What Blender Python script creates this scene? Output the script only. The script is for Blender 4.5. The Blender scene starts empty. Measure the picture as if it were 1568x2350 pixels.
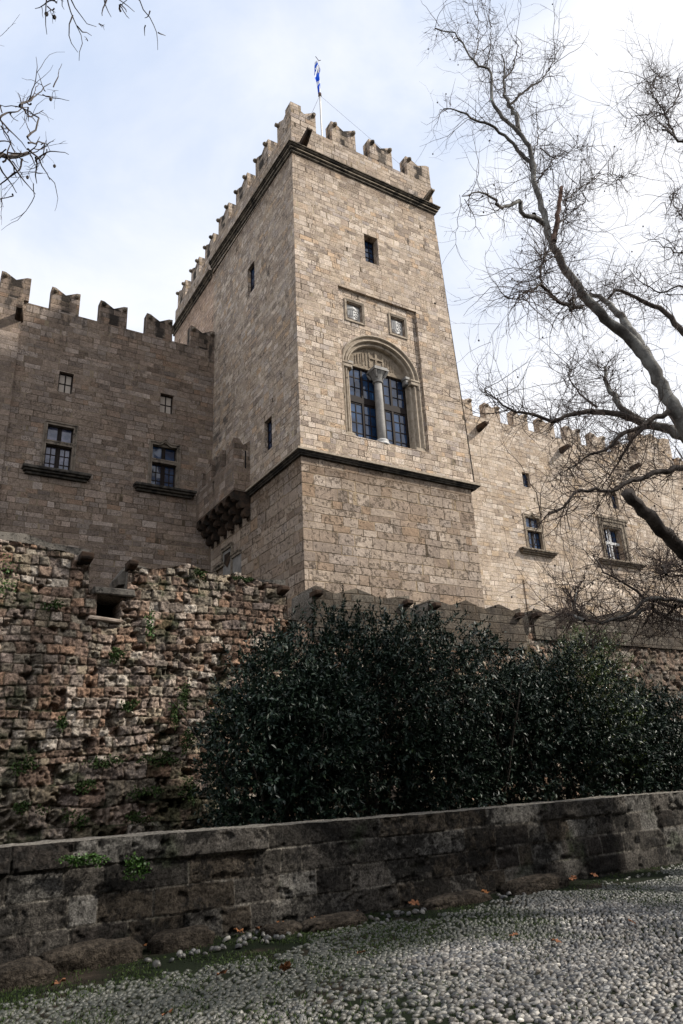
import bpy, bmesh, math, random
import numpy as np
from mathutils import Vector, Matrix
R = math.radians
sc = bpy.context.scene
col = sc.collection
rng = np.random.default_rng(7)
random.seed(7)

# ------------------------------------------------------------------ camera
# world axes: X runs along the castle front, Y into depth, Z up, metres
YAW, PITCH, ROLL = 0.555175709, 0.353641247, -0.0492155771
LENS = 2707.10662 / 3836 * 36
fw = np.array([math.sin(YAW)*math.cos(PITCH), math.cos(YAW)*math.cos(PITCH), math.sin(PITCH)])
rt = np.array([math.cos(YAW), -math.sin(YAW), 0.0]); up = np.cross(rt, fw)
rt, up = math.cos(ROLL)*rt + math.sin(ROLL)*up, -math.sin(ROLL)*rt + math.cos(ROLL)*up
CAM = np.array([0.0, 0.0, 1.6])
cd = bpy.data.cameras.new('camera'); cam = bpy.data.objects.new('camera', cd); col.objects.link(cam)
cd.sensor_fit = 'VERTICAL'; cd.sensor_height = 36; cd.lens = LENS; cd.clip_end = 3000; cd.clip_start = 0.05
cam.matrix_world = Matrix(((rt[0], up[0], -fw[0], CAM[0]), (rt[1], up[1], -fw[1], CAM[1]), (rt[2], up[2], -fw[2], CAM[2]), (0, 0, 0, 1)))
sc.camera = cam
FP = 2707.10662*0.6125

def at(x, y, Y):
    """sight line of a point measured in the survey picture (1568x2350), taken to the depth Y"""
    d = fw + rt*(x-784)/FP - up*(y-1175)/FP
    return CAM + d*(Y/d[1])

# ------------------------------------------------------------------ light
SUN = np.array([1.0, -0.72, 1.02]); SUN /= np.linalg.norm(SUN)
sun_el = math.asin(SUN[2]); sun_az = math.atan2(SUN[0], SUN[1])
w = bpy.data.worlds.new('World'); sc.world = w; w.use_nodes = True
nt = w.node_tree; nt.nodes.clear()
wo = nt.nodes.new('ShaderNodeOutputWorld'); bg = nt.nodes.new('ShaderNodeBackground'); bg.inputs[1].default_value = 0.1
sky = nt.nodes.new('ShaderNodeTexSky'); sky.sky_type = 'NISHITA'; sky.sun_disc = False
sky.sun_elevation = sun_el; sky.sun_rotation = sun_az; sky.air_density = 1.0; sky.dust_density = 1.0
tc = nt.nodes.new('ShaderNodeTexCoord')
BLUE = at(250, -250, 10)-CAM; BLUE /= np.linalg.norm(BLUE)
dt = nt.nodes.new('ShaderNodeVectorMath'); dt.operation = 'DOT_PRODUCT'; dt.inputs[1].default_value = tuple(BLUE)
nt.links.new(tc.outputs['Generated'], dt.inputs[0])
cn = nt.nodes.new('ShaderNodeTexNoise'); cn.inputs['Scale'].default_value = 2.6; cn.inputs['Detail'].default_value = 9; cn.inputs['Roughness'].default_value = .55
cn.inputs['Distortion'].default_value = .35
cmap = nt.nodes.new('ShaderNodeMapping'); cmap.inputs['Scale'].default_value = (1, 1, 1.9); cmap.inputs['Location'].default_value = (3.1, .4, .7)
nt.links.new(tc.outputs['Generated'], cmap.inputs[0]); nt.links.new(cmap.outputs[0], cn.inputs['Vector'])
m1 = nt.nodes.new('ShaderNodeMath'); m1.operation = 'MULTIPLY_ADD'; m1.inputs[1].default_value = -3.4; m1.inputs[2].default_value = 3.22
nt.links.new(dt.outputs['Value'], m1.inputs[0])
m2 = nt.nodes.new('ShaderNodeMath'); m2.operation = 'MULTIPLY_ADD'; m2.inputs[1].default_value = 1.5
nt.links.new(cn.outputs['Fac'], m2.inputs[0]); nt.links.new(m1.outputs[0], m2.inputs[2])
mr = nt.nodes.new('ShaderNodeMapRange'); mr.interpolation_type = 'SMOOTHSTEP'
mr.inputs['From Min'].default_value = .35; mr.inputs['From Max'].default_value = 1.25; mr.inputs['To Min'].default_value = .0; mr.inputs['To Max'].default_value = 1
nt.links.new(m2.outputs[0], mr.inputs['Value'])
# faint grey-blue body inside the white cloud
cn2 = nt.nodes.new('ShaderNodeTexNoise'); cn2.inputs['Scale'].default_value = 3.2; cn2.inputs['Detail'].default_value = 7
nt.links.new(cmap.outputs[0], cn2.inputs['Vector'])
cr = nt.nodes.new('ShaderNodeValToRGB'); cr.color_ramp.elements[0].position = .3; cr.color_ramp.elements[1].position = .62
cr.color_ramp.elements[0].color = (9.2, 9.5, 10.3, 1); cr.color_ramp.elements[1].color = (10.9, 10.9, 11.2, 1)
nt.links.new(cn2.outputs['Fac'], cr.inputs[0])
thin = nt.nodes.new('ShaderNodeMix'); thin.data_type = 'RGBA'; thin.inputs['A'].default_value = (6.1, 7.2, 9.3, 1)
nt.links.new(mr.outputs[0], thin.inputs['Factor']); nt.links.new(cr.outputs[0], thin.inputs['B'])
mx = nt.nodes.new('ShaderNodeMix'); mx.data_type = 'RGBA'
mx.inputs['Factor'].default_value = .9; nt.links.new(sky.outputs[0], mx.inputs['A']); nt.links.new(thin.outputs['Result'], mx.inputs['B'])
nt.links.new(mx.outputs['Result'], bg.inputs[0]); nt.links.new(bg.outputs[0], wo.inputs[0])
sl = bpy.data.lights.new('sun', 'SUN'); sl.energy = 5.0; sl.angle = R(2.2); sl.color = (1, .93, .83)
so = bpy.data.objects.new('sun', sl); col.objects.link(so)
so.rotation_euler = Vector(tuple(SUN)).to_track_quat('Z', 'Y').to_euler()
sc.view_settings.view_transform = 'Standard'; sc.view_settings.look = 'None'; sc.view_settings.exposure = 0.16; sc.view_settings.gamma = 1
sc.cycles.max_bounces = 6; sc.cycles.diffuse_bounces = 3; sc.cycles.glossy_bounces = 3; sc.cycles.transparent_max_bounces = 6

# ------------------------------------------------------------------ node helpers
class NT:
    def __init__(s, name, rough=.9, spec=.3):
        s.m = bpy.data.materials.new(name); s.m.use_nodes = True; s.t = s.m.node_tree; s.n = s.t.nodes
        s.b = s.n['Principled BSDF']; s.b.inputs['Roughness'].default_value = rough; s.b.inputs['Specular IOR Level'].default_value = spec
    def new(s, k, **kw):
        n = s.n.new(k)
        for a, v in kw.items(): setattr(n, a, v)
        return n
    def put(s, sock, v):
        if hasattr(v, 'is_linked') or isinstance(v, bpy.types.NodeSocket): s.t.links.new(v, sock)
        else: sock.default_value = v
    def math(s, op, a, b=0.0, c=0.0, clamp=False):
        n = s.new('ShaderNodeMath', operation=op, use_clamp=clamp)
        for i, v in enumerate((a, b, c)): s.put(n.inputs[i], v)
        return n.outputs[0]
    def noise(s, vec=None, scale=5, detail=4, rough=.5, dim='3D', w=None, out='Fac'):
        n = s.new('ShaderNodeTexNoise', noise_dimensions=dim)
        n.inputs['Scale'].default_value = scale; n.inputs['Detail'].default_value = detail; n.inputs['Roughness'].default_value = rough
        if vec is not None: s.put(n.inputs['Vector'], vec)
        if w is not None: s.put(n.inputs['W'], w)
        return n.outputs[out]
    def sst(s, v, a, b, t0=0., t1=1.):
        n = s.new('ShaderNodeMapRange', interpolation_type='SMOOTHSTEP')
        for k, x in (('Value', v), ('From Min', a), ('From Max', b), ('To Min', t0), ('To Max', t1)): s.put(n.inputs[k], x)
        return n.outputs[0]
    def mix(s, f, a, b, mode='MIX'):
        n = s.new('ShaderNodeMix', data_type='RGBA', blend_type=mode)
        s.put(n.inputs['Factor'], f); s.put(n.inputs['A'], a); s.put(n.inputs['B'], b)
        return n.outputs['Result']
    def comb(s, x=0., y=0., z=0.):
        n = s.new('ShaderNodeCombineXYZ')
        for i, v in enumerate((x, y, z)): s.put(n.inputs[i], v)
        return n.outputs[0]
    def ramp(s, f, stops, interp='LINEAR'):
        n = s.new('ShaderNodeValToRGB'); e = n.color_ramp.elements; n.color_ramp.interpolation = interp
        while len(e) < len(stops): e.new(.5)
        for i, (p, c) in enumerate(stops): e[i].position = p; e[i].color = (*c, 1)
        s.put(n.inputs[0], f); return n.outputs[0]
    def bump(s, h, dist=.02, strength=1.):
        n = s.new('ShaderNodeBump'); n.inputs['Distance'].default_value = dist; n.inputs['Strength'].default_value = strength
        s.put(n.inputs['Height'], h); s.t.links.new(n.outputs[0], s.b.inputs['Normal'])
    def base(s, c): s.put(s.b.inputs['Base Color'], c)
    def pos(s):
        g = s.new('ShaderNodeNewGeometry'); return g.outputs['Position'], g.outputs['True Normal']

def c4(r, g, b): return (r, g, b, 1)

def ashlar(name, bw, bh, pal, mortar, mw=.012, pit=.5, stain=.0, stain_z=None, relief=.02, seed=0., mot=.42, streak=False, patch=None, brown=None, pits_=17, grit=1.):
    """coursed masonry from world position: uneven course heights, uneven block widths, one tone per block"""
    s = NT(name, .93, .15); P, N = s.pos()
    sp = s.new('ShaderNodeSeparateXYZ'); s.put(sp.inputs[0], P); sn = s.new('ShaderNodeSeparateXYZ'); s.put(sn.inputs[0], N)
    isx = s.math('GREATER_THAN', s.math('ABSOLUTE', sn.outputs[0]), .7)
    top = s.math('GREATER_THAN', s.math('ABSOLUTE', sn.outputs[2]), .8)
    um = s.new('ShaderNodeMix', data_type='FLOAT'); s.put(um.inputs['Factor'], isx); s.put(um.inputs['A'], sp.outputs[0]); s.put(um.inputs['B'], sp.outputs[1])
    vm = s.new('ShaderNodeMix', data_type='FLOAT'); s.put(vm.inputs['Factor'], top); s.put(vm.inputs['A'], sp.outputs[2]); s.put(vm.inputs['B'], sp.outputs[1])
    u, v = um.outputs['Result'], vm.outputs['Result']
    wob = s.noise(P, .9, 2)
    v1 = s.math('ADD', v, s.math('MULTIPLY', s.noise(dim='1D', w=s.math('ADD', v, seed), scale=1.1/bh*.28, detail=2), bh*1.2))
    v1 = s.math('ADD', v1, s.math('MULTIPLY', wob, bh*.3))
    vr = s.math('DIVIDE', v1, bh); row = s.math('FLOOR', vr); fv = s.math('FRACT', vr)
    wn = s.new('ShaderNodeTexWhiteNoise', noise_dimensions='1D'); s.put(wn.inputs['W'], s.math('ADD', row, seed))
    rr = wn.outputs['Value']
    rw = s.math('MULTIPLY_ADD', rr, .5, .78)                       # block length of this course
    u1 = s.math('ADD', s.math('DIVIDE', u, s.math('MULTIPLY', rw, bw)), s.math('MULTIPLY', rr, 37.))
    u1 = s.math('ADD', u1, s.math('MULTIPLY', s.noise(dim='1D', w=s.math('ADD', s.math('MULTIPLY', u1, .8), s.math('MULTIPLY', row, 5.37)), scale=1, detail=1), 1.5))
    cl = s.math('FLOOR', u1); fu = s.math('FRACT', u1)
    w2 = s.new('ShaderNodeTexWhiteNoise', noise_dimensions='3D'); s.put(w2.inputs['Vector'], s.comb(cl, row, seed))
    idv, idc = w2.outputs['Value'], w2.outputs['Color']
    sc3 = s.new('ShaderNodeSeparateXYZ'); s.put(sc3.inputs[0], idc)
    du = s.math('MULTIPLY', s.math('MINIMUM', fu, s.math('SUBTRACT', 1., fu)), bw)
    dv = s.math('MULTIPLY', s.math('MINIMUM', fv, s.math('SUBTRACT', 1., fv)), bh)
    d = s.math('MINIMUM', du, dv)
    fine = s.noise(P, 14, 5, .65); d = s.math('ADD', d, s.math('MULTIPLY', s.math('SUBTRACT', fine, .5), mw*2.2))
    blk = s.sst(d, mw*.35, mw*1.5)
    k = len(pal)
    c = s.ramp(idv, [((i+.5)/k if i else 0, p) for i, p in enumerate(pal)])
    # broad patches of greyer and warmer stone
    big = s.noise(P, .33, 3, .6)
    c = s.mix(s.sst(big, .4, .66, 0, .45), c, c4(*[x*1.0 for x in pal[0]]))
    c = s.mix(s.sst(s.noise(P, .7, 4, .6), .5, .72, 0, .28), c, c4(*[x*y for x, y in zip(pal[1], (1.0, .92, .82))]), 'MIX')
    if patch: c = s.mix(s.math('MULTIPLY', s.sst(sp.outputs[1], 31.3, 31.6), .5), c, c4(.55, .37, .27))
    gr = s.noise(P, 42, 4, .7)
    c = s.mix(mot, c, s.ramp(s.noise(P, 19, 4, .75), [(.3, (.3, .3, .3)), (.5, (.5, .5, .5)), (.7, (.72, .72, .7))]), 'OVERLAY')
    c = s.mix(mot, c, s.ramp(gr, [(.25, (.25, .25, .25)), (.5, (.5, .5, .5)), (.75, (.78, .78, .78))]), 'OVERLAY')
    c = s.mix(mot, c, s.ramp(s.noise(P, 6, 5, .7), [(.3, (.32, .32, .33)), (.5, (.5, .5, .5)), (.7, (.7, .69, .66))]), 'OVERLAY')
    gg = s.math('MULTIPLY', s.sst(s.noise(P, 26, 4, .75), .32, .68, 1-.28*grit, 1+.26*grit), s.sst(s.noise(P, 3.1, 5, .7), .3, .7, .84, 1.14)); c = s.mix(1., c, s.comb(gg, gg, gg), 'MULTIPLY')
    # solution pits, denser in some blocks
    pv = s.noise(P, pits_, 3, .6); pth = s.math('MULTIPLY_ADD', sc3.outputs[1], .10, .62-.09*pit)
    pits = s.sst(pv, pth, s.math('ADD', pth, .05))
    c = s.mix(s.math('MULTIPLY', pits, .62), c, c4(.07, .055, .04))
    jm = s.sst(s.noise(P, 1.3, 3), .38, .6)
    c = s.mix(s.math('SUBTRACT', 1., blk), c, s.mix(jm, c4(*mortar), c4(.085, .065, .045)))
    if stain > 0:
        st = s.new('ShaderNodeMapping'); st.inputs['Scale'].default_value = (1.5, 1.5, .55); s.put(st.inputs[0], P)
        sm = s.noise(st.outputs[0], 1.15, 6, .68)
        f = s.sst(sm, .62-.2*stain, .74-.14*stain)
        if stain_z: f = s.math('MULTIPLY', f, s.sst(sp.outputs[2], stain_z[0], stain_z[1]))
        c = s.mix(s.math('MULTIPLY', f, s.sst(sc3.outputs[2], .15, .55, .4, .9)), c, c4(.035, .030, .026))
    if brown:       # brown band of the stones right under a moulding
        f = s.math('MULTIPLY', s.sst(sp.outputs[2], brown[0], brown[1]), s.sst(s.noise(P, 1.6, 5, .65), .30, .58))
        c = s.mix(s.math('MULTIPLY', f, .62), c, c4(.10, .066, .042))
    if patch:       # old soot on single blocks
        f = s.math('MULTIPLY', s.sst(sp.outputs[1], patch[0], patch[1]), s.math('SUBTRACT', 1., s.sst(sp.outputs[2], patch[2], patch[3])))
        f = s.math('MULTIPLY', s.math('MULTIPLY', f, s.sst(sc3.outputs[2], .25, .6, .25, 1.)), s.sst(s.noise(P, .8, 4, .6), .38, .54))
        c = s.mix(s.math('MULTIPLY', f, .82), c, c4(.055, .05, .05))
    if streak:      # black rain streak under the notch of the battlement
        g_ = s.new('ShaderNodeTexCoord'); sg = s.new('ShaderNodeSeparateXYZ'); s.put(sg.inputs[0], g_.outputs['Generated'])
        gm = s.new('ShaderNodeMix', data_type='FLOAT'); s.put(gm.inputs['Factor'], isx); s.put(gm.inputs['A'], sg.outputs[0]); s.put(gm.inputs['B'], sg.outputs[1])
        q = s.math('ADD', s.math('ABSOLUTE', s.math('SUBTRACT', gm.outputs['Result'], .52)), s.math('MULTIPLY', s.math('SUBTRACT', s.noise(P, 3.2, 5, .7), .5), .42))
        c = s.mix(s.math('MULTIPLY', s.math('SUBTRACT', 1., s.sst(q, .12, .24)), s.sst(sc3.outputs[0], .1, .5, .35, .95)), c, c4(.028, .024, .021))
    s.base(c)
    h = s.math('ADD', s.math('MULTIPLY', blk, .5), s.math('MULTIPLY', gr, .22))
    h = s.math('ADD', h, s.math('MULTIPLY', s.noise(P, 9, 5, .7), .8)); h = s.math('SUBTRACT', h, s.math('MULTIPLY', pits, .9))
    h = s.math('ADD', h, s.math('MULTIPLY', sc3.outputs[0], .5))
    s.bump(h, relief); return s.m

PAL_T = [(.33, .29, .235), (.43, .375, .295), (.25, .215, .175), (.49, .44, .36), (.36, .335, .295), (.43, .33, .22), (.285, .26, .235), (.54, .49, .41), (.38, .325, .25), (.23, .20, .165)]
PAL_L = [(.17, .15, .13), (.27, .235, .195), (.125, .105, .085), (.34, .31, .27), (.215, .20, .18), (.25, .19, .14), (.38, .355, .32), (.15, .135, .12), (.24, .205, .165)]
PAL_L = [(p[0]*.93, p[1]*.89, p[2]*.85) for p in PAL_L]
PAL_R = [(.60, .55, .46), (.33, .28, .215), (.38, .325, .25), (.29, .25, .20), (.43, .37, .285), (.345, .31, .26), (.41, .33, .225), (.36, .33, .285), (.50, .46, .385)]
PAL_B = [(.33, .285, .225), (.41, .355, .28), (.235, .19, .145), (.49, .435, .355), (.34, .305, .26), (.31, .235, .16), (.255, .22, .18), (.38, .33, .265)]
warm = lambda pal, k=1.: [(r_*1.05*k, g_*.98*k, b_*.985*k) for r_, g_, b_ in pal]
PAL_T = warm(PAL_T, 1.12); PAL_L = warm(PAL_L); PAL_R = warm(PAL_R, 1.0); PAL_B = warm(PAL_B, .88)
M = {}
M['tower'] = ashlar('tower_ashlar', .37, .24, PAL_T, (.46, .38, .27), .011, 1.0, .10, None, .025, 3., patch=(28.2, 29.6, 17.5, 20.5), brown=(27.0, 28.4))
M['parapet'] = ashlar('parapet_ashlar', .42, .245, [tuple(x*.92 for x in p) for p in PAL_T], (.36, .29, .2), .014, .7, .42, None, .03, 11.)
M['merlon'] = ashlar('merlon_ashlar', .42, .245, [tuple(x*.92 for x in p) for p in PAL_T], (.36, .29, .2), .014, .7, .38, None, .03, 11., streak=True)
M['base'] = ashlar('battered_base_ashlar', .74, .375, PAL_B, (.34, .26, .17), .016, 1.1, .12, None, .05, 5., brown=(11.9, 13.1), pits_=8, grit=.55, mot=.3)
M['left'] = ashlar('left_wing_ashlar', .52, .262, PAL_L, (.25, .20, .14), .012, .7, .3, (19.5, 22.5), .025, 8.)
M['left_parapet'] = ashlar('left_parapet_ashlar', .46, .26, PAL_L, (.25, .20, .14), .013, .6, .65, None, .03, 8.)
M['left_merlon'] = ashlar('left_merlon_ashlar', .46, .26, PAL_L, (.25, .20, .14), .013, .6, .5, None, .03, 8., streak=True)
M['right'] = ashlar('right_wing_ashlar', .52, .262, PAL_R, (.42, .34, .23), .012, .6, .08, None, .022, 17.)
M['right_parapet'] = ashlar('right_parapet_ashlar', .46, .26, PAL_R, (.40, .30, .2), .013, .6, .3, None, .03, 19.)
PAL_O = [(.085, .07, .056), (.13, .112, .092), (.055, .046, .038), (.20, .18, .15), (.10, .08, .06)]
M['outer_merlon'] = ashlar('outer_battlement_ashlar', .42, .215, PAL_O, (.06, .05, .04), .014, .8, .72, None, .03, 23.)

def stone(name, c, c2, scale=6, bump=.02, rough=.9, black=0., pit=0.):
    s = NT(name, rough, .2); P, N = s.pos()
    n = s.noise(P, scale, 6, .65); cc = s.mix(s.sst(n, .35, .65), c4(*c), c4(*c2))
    fn = s.noise(P, 38, 4, .7)
    cc = s.mix(.4, cc, s.ramp(fn, [(.25, (.28, .28, .28)), (.75, (.75, .75, .75))]), 'OVERLAY')
    if black: cc = s.mix(s.math('MULTIPLY', s.sst(s.noise(P, 2.3, 6, .7), .60-.3*black, .72-.22*black), .93), cc, c4(.022, .021, .02))
    h = s.math('ADD', n, s.math('MULTIPLY', fn, .4))
    if pit:
        p = s.sst(s.noise(P, 16, 3), .6, .66); cc = s.mix(s.math('MULTIPLY', p, .6), cc, c4(.04, .035, .03)); h = s.math('SUBTRACT', h, p)
    s.base(cc); s.bump(h, bump); return s.m
M['black_stone'] = stone('blackened_stone', (.05, .045, .04), (.10, .088, .073), 5, .03, .95, .55)
M['cornice'] = stone('sooty_cornice_stone', (.055, .048, .041), (.16, .135, .105), 3, .03, .95, .42)
M['lime'] = stone('carved_limestone', (.26, .215, .165), (.38, .325, .26), 5, .015, .9, .08)
M['fillet'] = stone('stained_fillet_stone', (.20, .165, .125), (.33, .28, .22), 2.5, .01, .9, .32)
M['lime_left'] = stone('weathered_limestone_shade_toned', (.14, .115, .09), (.22, .185, .15), 4, .015, .9, .25)  # darker limestone copy; the left wing's shade is put into its tone
M['lime_grey'] = stone('grey_marble', (.18, .175, .17), (.26, .25, .235), 3, .006, .6)
M['marble'] = stone('white_marble', (.36, .36, .36), (.52, .515, .50), 3, .006, .5)
M['old_stone'] = stone('weathered_corbel_stone', (.17, .14, .11), (.27, .23, .18), 5, .03, .95, .25, 1.)
M['dark_corbel'] = stone('sooty_corbel_stone', (.022, .018, .015), (.075, .048, .033), 2.0, .03, .95, .25)
M['old_sill'] = stone('worn_pink_sill', (.25, .2, .16), (.36, .3, .25), 5, .03, .95)
M['cap'] = stone('weathered_capstone', (.13, .12, .105), (.20, .18, .155), 5, .03, .95, .4, 1.)
def flat(name, c, rough=.6, spec=.5, metal=0.):
    s = NT(name, rough, spec); P, N = s.pos()
    s.base(s.mix(s.noise(P, 9, 4), c4(*[x*.8 for x in c]), c4(*[min(1, x*1.15) for x in c]))); s.b.inputs['Metallic'].default_value = metal; return s.m
M['wood'] = flat('dark_window_wood', (.014, .009, .008), .7, .2)
M['dark'] = flat('dark_interior', (.012, .012, .014), .9, .1)
M['curtain'] = flat('pale_inner_blind', (.42, .37, .32), .9, .1)
M['whitewood'] = flat('pale_mullion_stone', (.52, .52, .52), .8, .2)
M['iron'] = flat('rusted_iron', (.05, .035, .03), .7, .4)
M['pole'] = flat('white_painted_pole', (.55, .54, .53), .4)
g = NT('window_glass', .06, .8); P, N = g.pos()
g.base(g.ramp(g.noise(P, 1.7, 2), [(.38, (.010, .022, .055)), (.62, (.02, .055, .13))])); gb = g.noise(P, 1.6, 1); g.bump(gb, .05, .5); M['glass'] = g.m
g = NT('pale_old_glass', .12, .8); P, N = g.pos(); g.base(g.ramp(g.noise(P, 2.6, 2), [(.4, (.03, .04, .08)), (.6, (.12, .12, .18))])); g.bump(g.noise(P, 2, 1), .04, .4); M['glass2'] = g.m

def attr_mat(name, rough=.95, relief=.02, scale=22, spec=.15, mot=.5):
    s = NT(name, rough, spec); P, N = s.pos()
    a = s.new('ShaderNodeAttribute', attribute_name='Col'); f = s.noise(P, scale, 6, .72)
    g_ = s.sst(f, .30, .70, 1-mot*.8, 1+mot*.95); g2 = s.sst(s.noise(P, scale*2.7, 3, .7), .3, .7, 1-mot*.35, 1+mot*.35); g_ = s.math('MULTIPLY', g_, g2)
    s.base(s.mix(1., a.outputs['Color'], s.comb(g_, g_, g_), 'MULTIPLY'))
    s.bump(s.math('ADD', f, s.math('MULTIPLY', s.noise(P, scale*3, 3), .4)), relief); return s.m
M['rubble'] = attr_mat('rubble_masonry', .95, .035, 22, .1, .7)
M['street_wall'] = attr_mat('lichen_shade_wall_stone', .95, .022, 34, .1, .85)
M['boulder'] = attr_mat('dirt_crusted_rock', .95, .07, 16, .1, .9)
M['pebble'] = attr_mat('sea_pebble', .42, .003, 55, .55, .3)

def tree_bark(name, a, b, scale=3):
    s = NT(name, .8, .2); P, N = s.pos(); mp = s.new('ShaderNodeMapping'); mp.inputs['Scale'].default_value = (1, 1, .6); s.put(mp.inputs[0], P)
    n = s.noise(mp.outputs[0], scale, 5, .6)
    cc = s.ramp(n, [(.38, a), (.52, tuple((x+y)/2 for x, y in zip(a, b))), (.62, b)])
    cc = s.mix(.35, cc, s.noise(P, 30, 3), 'OVERLAY'); s.base(cc); s.bump(s.noise(P, 12, 5, .7), .02); return s.m
M['bark'] = tree_bark('plane_tree_bark', (.055, .05, .045), (.20, .198, .185), 4)
M['bark_dark'] = tree_bark('dark_bark', (.035, .028, .024), (.10, .085, .075), 5)
M['bark_red'] = tree_bark('peeled_red_bark', (.05, .03, .025), (.15, .085, .06), 5)
M['twig'] = flat('twig_bark', (.075, .055, .047), .8, .2)
def leafmat(name, cols, rough=.35, spec=.5, trans=.0):
    s = NT(name, rough, spec); i = s.new('ShaderNodeAttribute', attribute_name='Rnd')
    s.base(s.ramp(i.outputs['Fac'], [((j+.0)/(len(cols)-1), c) for j, c in enumerate(cols)])); return s.m
M['leaf'] = leafmat('glossy_evergreen_leaf', [(.004, .012, .011), (.007, .020, .015), (.014, .032, .014), (.005, .016, .014), (.03, .05, .016)], .5, .4)
M['leaf_y'] = leafmat('yellow_green_leaf', [(.02, .045, .012), (.05, .085, .018), (.10, .13, .02), (.03, .06, .015)], .4)
M['ivy'] = leafmat('bright_creeper_leaf', [(.02, .055, .010), (.038, .09, .015), (.06, .125, .022), (.02, .05, .010)], .5, .3)
M['moss'] = leafmat('dark_moss_leaf', [(.018, .035, .012), (.035, .065, .018), (.05, .08, .02), (.02, .04, .01)], .7, .2)
M['grass'] = leafmat('short_street_grass', [(.02, .038, .010), (.035, .06, .014), (.055, .08, .02), (.02, .04, .01)], .7, .2)
M['dead'] = leafmat('dead_plane_leaf', [(.22, .085, .03), (.32, .14, .05), (.16, .07, .035), (.27, .12, .06)], .8, .2)

# ------------------------------------------------------------------ mesh helpers
def finish(name, me, mat, parent=None, smooth=False):
    me.materials.append(mat); o = bpy.data.objects.new(name, me); col.objects.link(o)
    if smooth: me.polygons.foreach_set('use_smooth', [True]*len(me.polygons))
    if parent:
        o.parent = parent; o.matrix_parent_inverse = Matrix.Translation(-Vector(parent.location)) if False else Matrix.Identity(4)
        if parent.type == 'EMPTY' or parent.get('_abs'): me.transform(Matrix.Translation(-abs_loc(parent)))
    return o
def abs_loc(o):
    v = Vector((0, 0, 0))
    while o: v += Vector(o.location); o = o.parent
    return v
def tag(o, label=None, cat=None, group=None, kind=None):
    if label: o['label'] = label
    if cat: o['category'] = cat
    if group: o['group'] = group
    if kind: o['kind'] = kind
    return o
def thing(name, label, cat, loc, group=None):
    o = bpy.data.objects.new(name, None); col.objects.link(o); o.location = loc; o.empty_display_size = .2
    return tag(o, label, cat, group)

class MB:
    def __init__(s): s.v = []; s.f = []; s.m = []; s.cur = 0
    def add(s, vs, fs):
        o = len(s.v); s.v += [tuple(map(float, p)) for p in vs]; s.f += [tuple(i+o for i in f) for f in fs]; s.m += [s.cur]*len(fs); return s
    def box(s, x0, x1, y0, y1, z0, z1):
        return s.add([(x0, y0, z0), (x1, y0, z0), (x1, y1, z0), (x0, y1, z0), (x0, y0, z1), (x1, y0, z1), (x1, y1, z1), (x0, y1, z1)],
                     [(0, 3, 2, 1), (4, 5, 6, 7), (0, 1, 5, 4), (1, 2, 6, 5), (2, 3, 7, 6), (3, 0, 4, 7)])
    def prism(s, pts, d):
        """closed 3-D polygon pts swept by the vector d"""
        n = len(pts); a = [np.array(p, float) for p in pts]; d = np.array(d, float)
        return s.add(a+[p+d for p in a], [tuple(range(n))[::-1], tuple(range(n, 2*n))]+[(i, (i+1) % n, (i+1) % n+n, i+n) for i in range(n)])
    def sweep(s, path, prof, closed=False):
        """profile (out, up) carried along a list of (point, out vector, up vector)"""
        n = len(prof); vs = []
        for p, o, u in path: vs += [np.array(p)+np.array(o)*a+np.array(u)*b for a, b in prof]
        fs = []; k = len(path)
        for i in range(k-1+(1 if closed else 0)):
            for j in range(n): fs.append((i*n+j, i*n+(j+1) % n, ((i+1) % k)*n+(j+1) % n, ((i+1) % k)*n+j))
        if not closed: fs += [tuple(range(n))[::-1], tuple(range((k-1)*n, k*n))]
        return s.add(vs, fs)
    def cone(s, a, b, ra, rb, n=10, cap=True):
        a, b = np.array(a, float), np.array(b, float); t = b-a; t /= np.linalg.norm(t)
        q = np.cross(t, (0, 0, 1) if abs(t[2]) < .9 else (1, 0, 0)); q /= np.linalg.norm(q); r = np.cross(t, q)
        an = [2*math.pi*i/n for i in range(n)]
        vs = [a+(q*math.cos(x)+r*math.sin(x))*ra for x in an]+[b+(q*math.cos(x)+r*math.sin(x))*rb for x in an]
        return s.add(vs, [(i, (i+1) % n, (i+1) % n+n, i+n) for i in range(n)]+([tuple(range(n))[::-1], tuple(range(n, 2*n))] if cap else []))
    def build(s, name, mat, parent=None, smooth=False, bevel=0, jag=0.):
        v = s.v
        me = bpy.data.meshes.new(name); me.from_pydata(v, [], s.f)
        bm = bmesh.new(); bm.from_mesh(me)
        bmesh.ops.recalc_face_normals(bm, faces=bm.faces)
        if bevel: bmesh.ops.bevel(bm, geom=bm.edges, offset=bevel, segments=1, affect='EDGES', clamp_overlap=True)
        if jag:
            for q in bm.verts:
                h = math.sin(q.co.x*12.9+q.co.y*78.2+q.co.z*37.7)*43758.5; h2 = math.sin(q.co.x*52.9+q.co.y*18.2+q.co.z*97.7)*13758.5
                q.co.x += (h-math.floor(h)-.5)*jag; q.co.z += (h2-math.floor(h2)-.5)*jag
        bm.to_mesh(me); bm.free()
        return finish(name, me, mat, parent, smooth)

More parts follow.
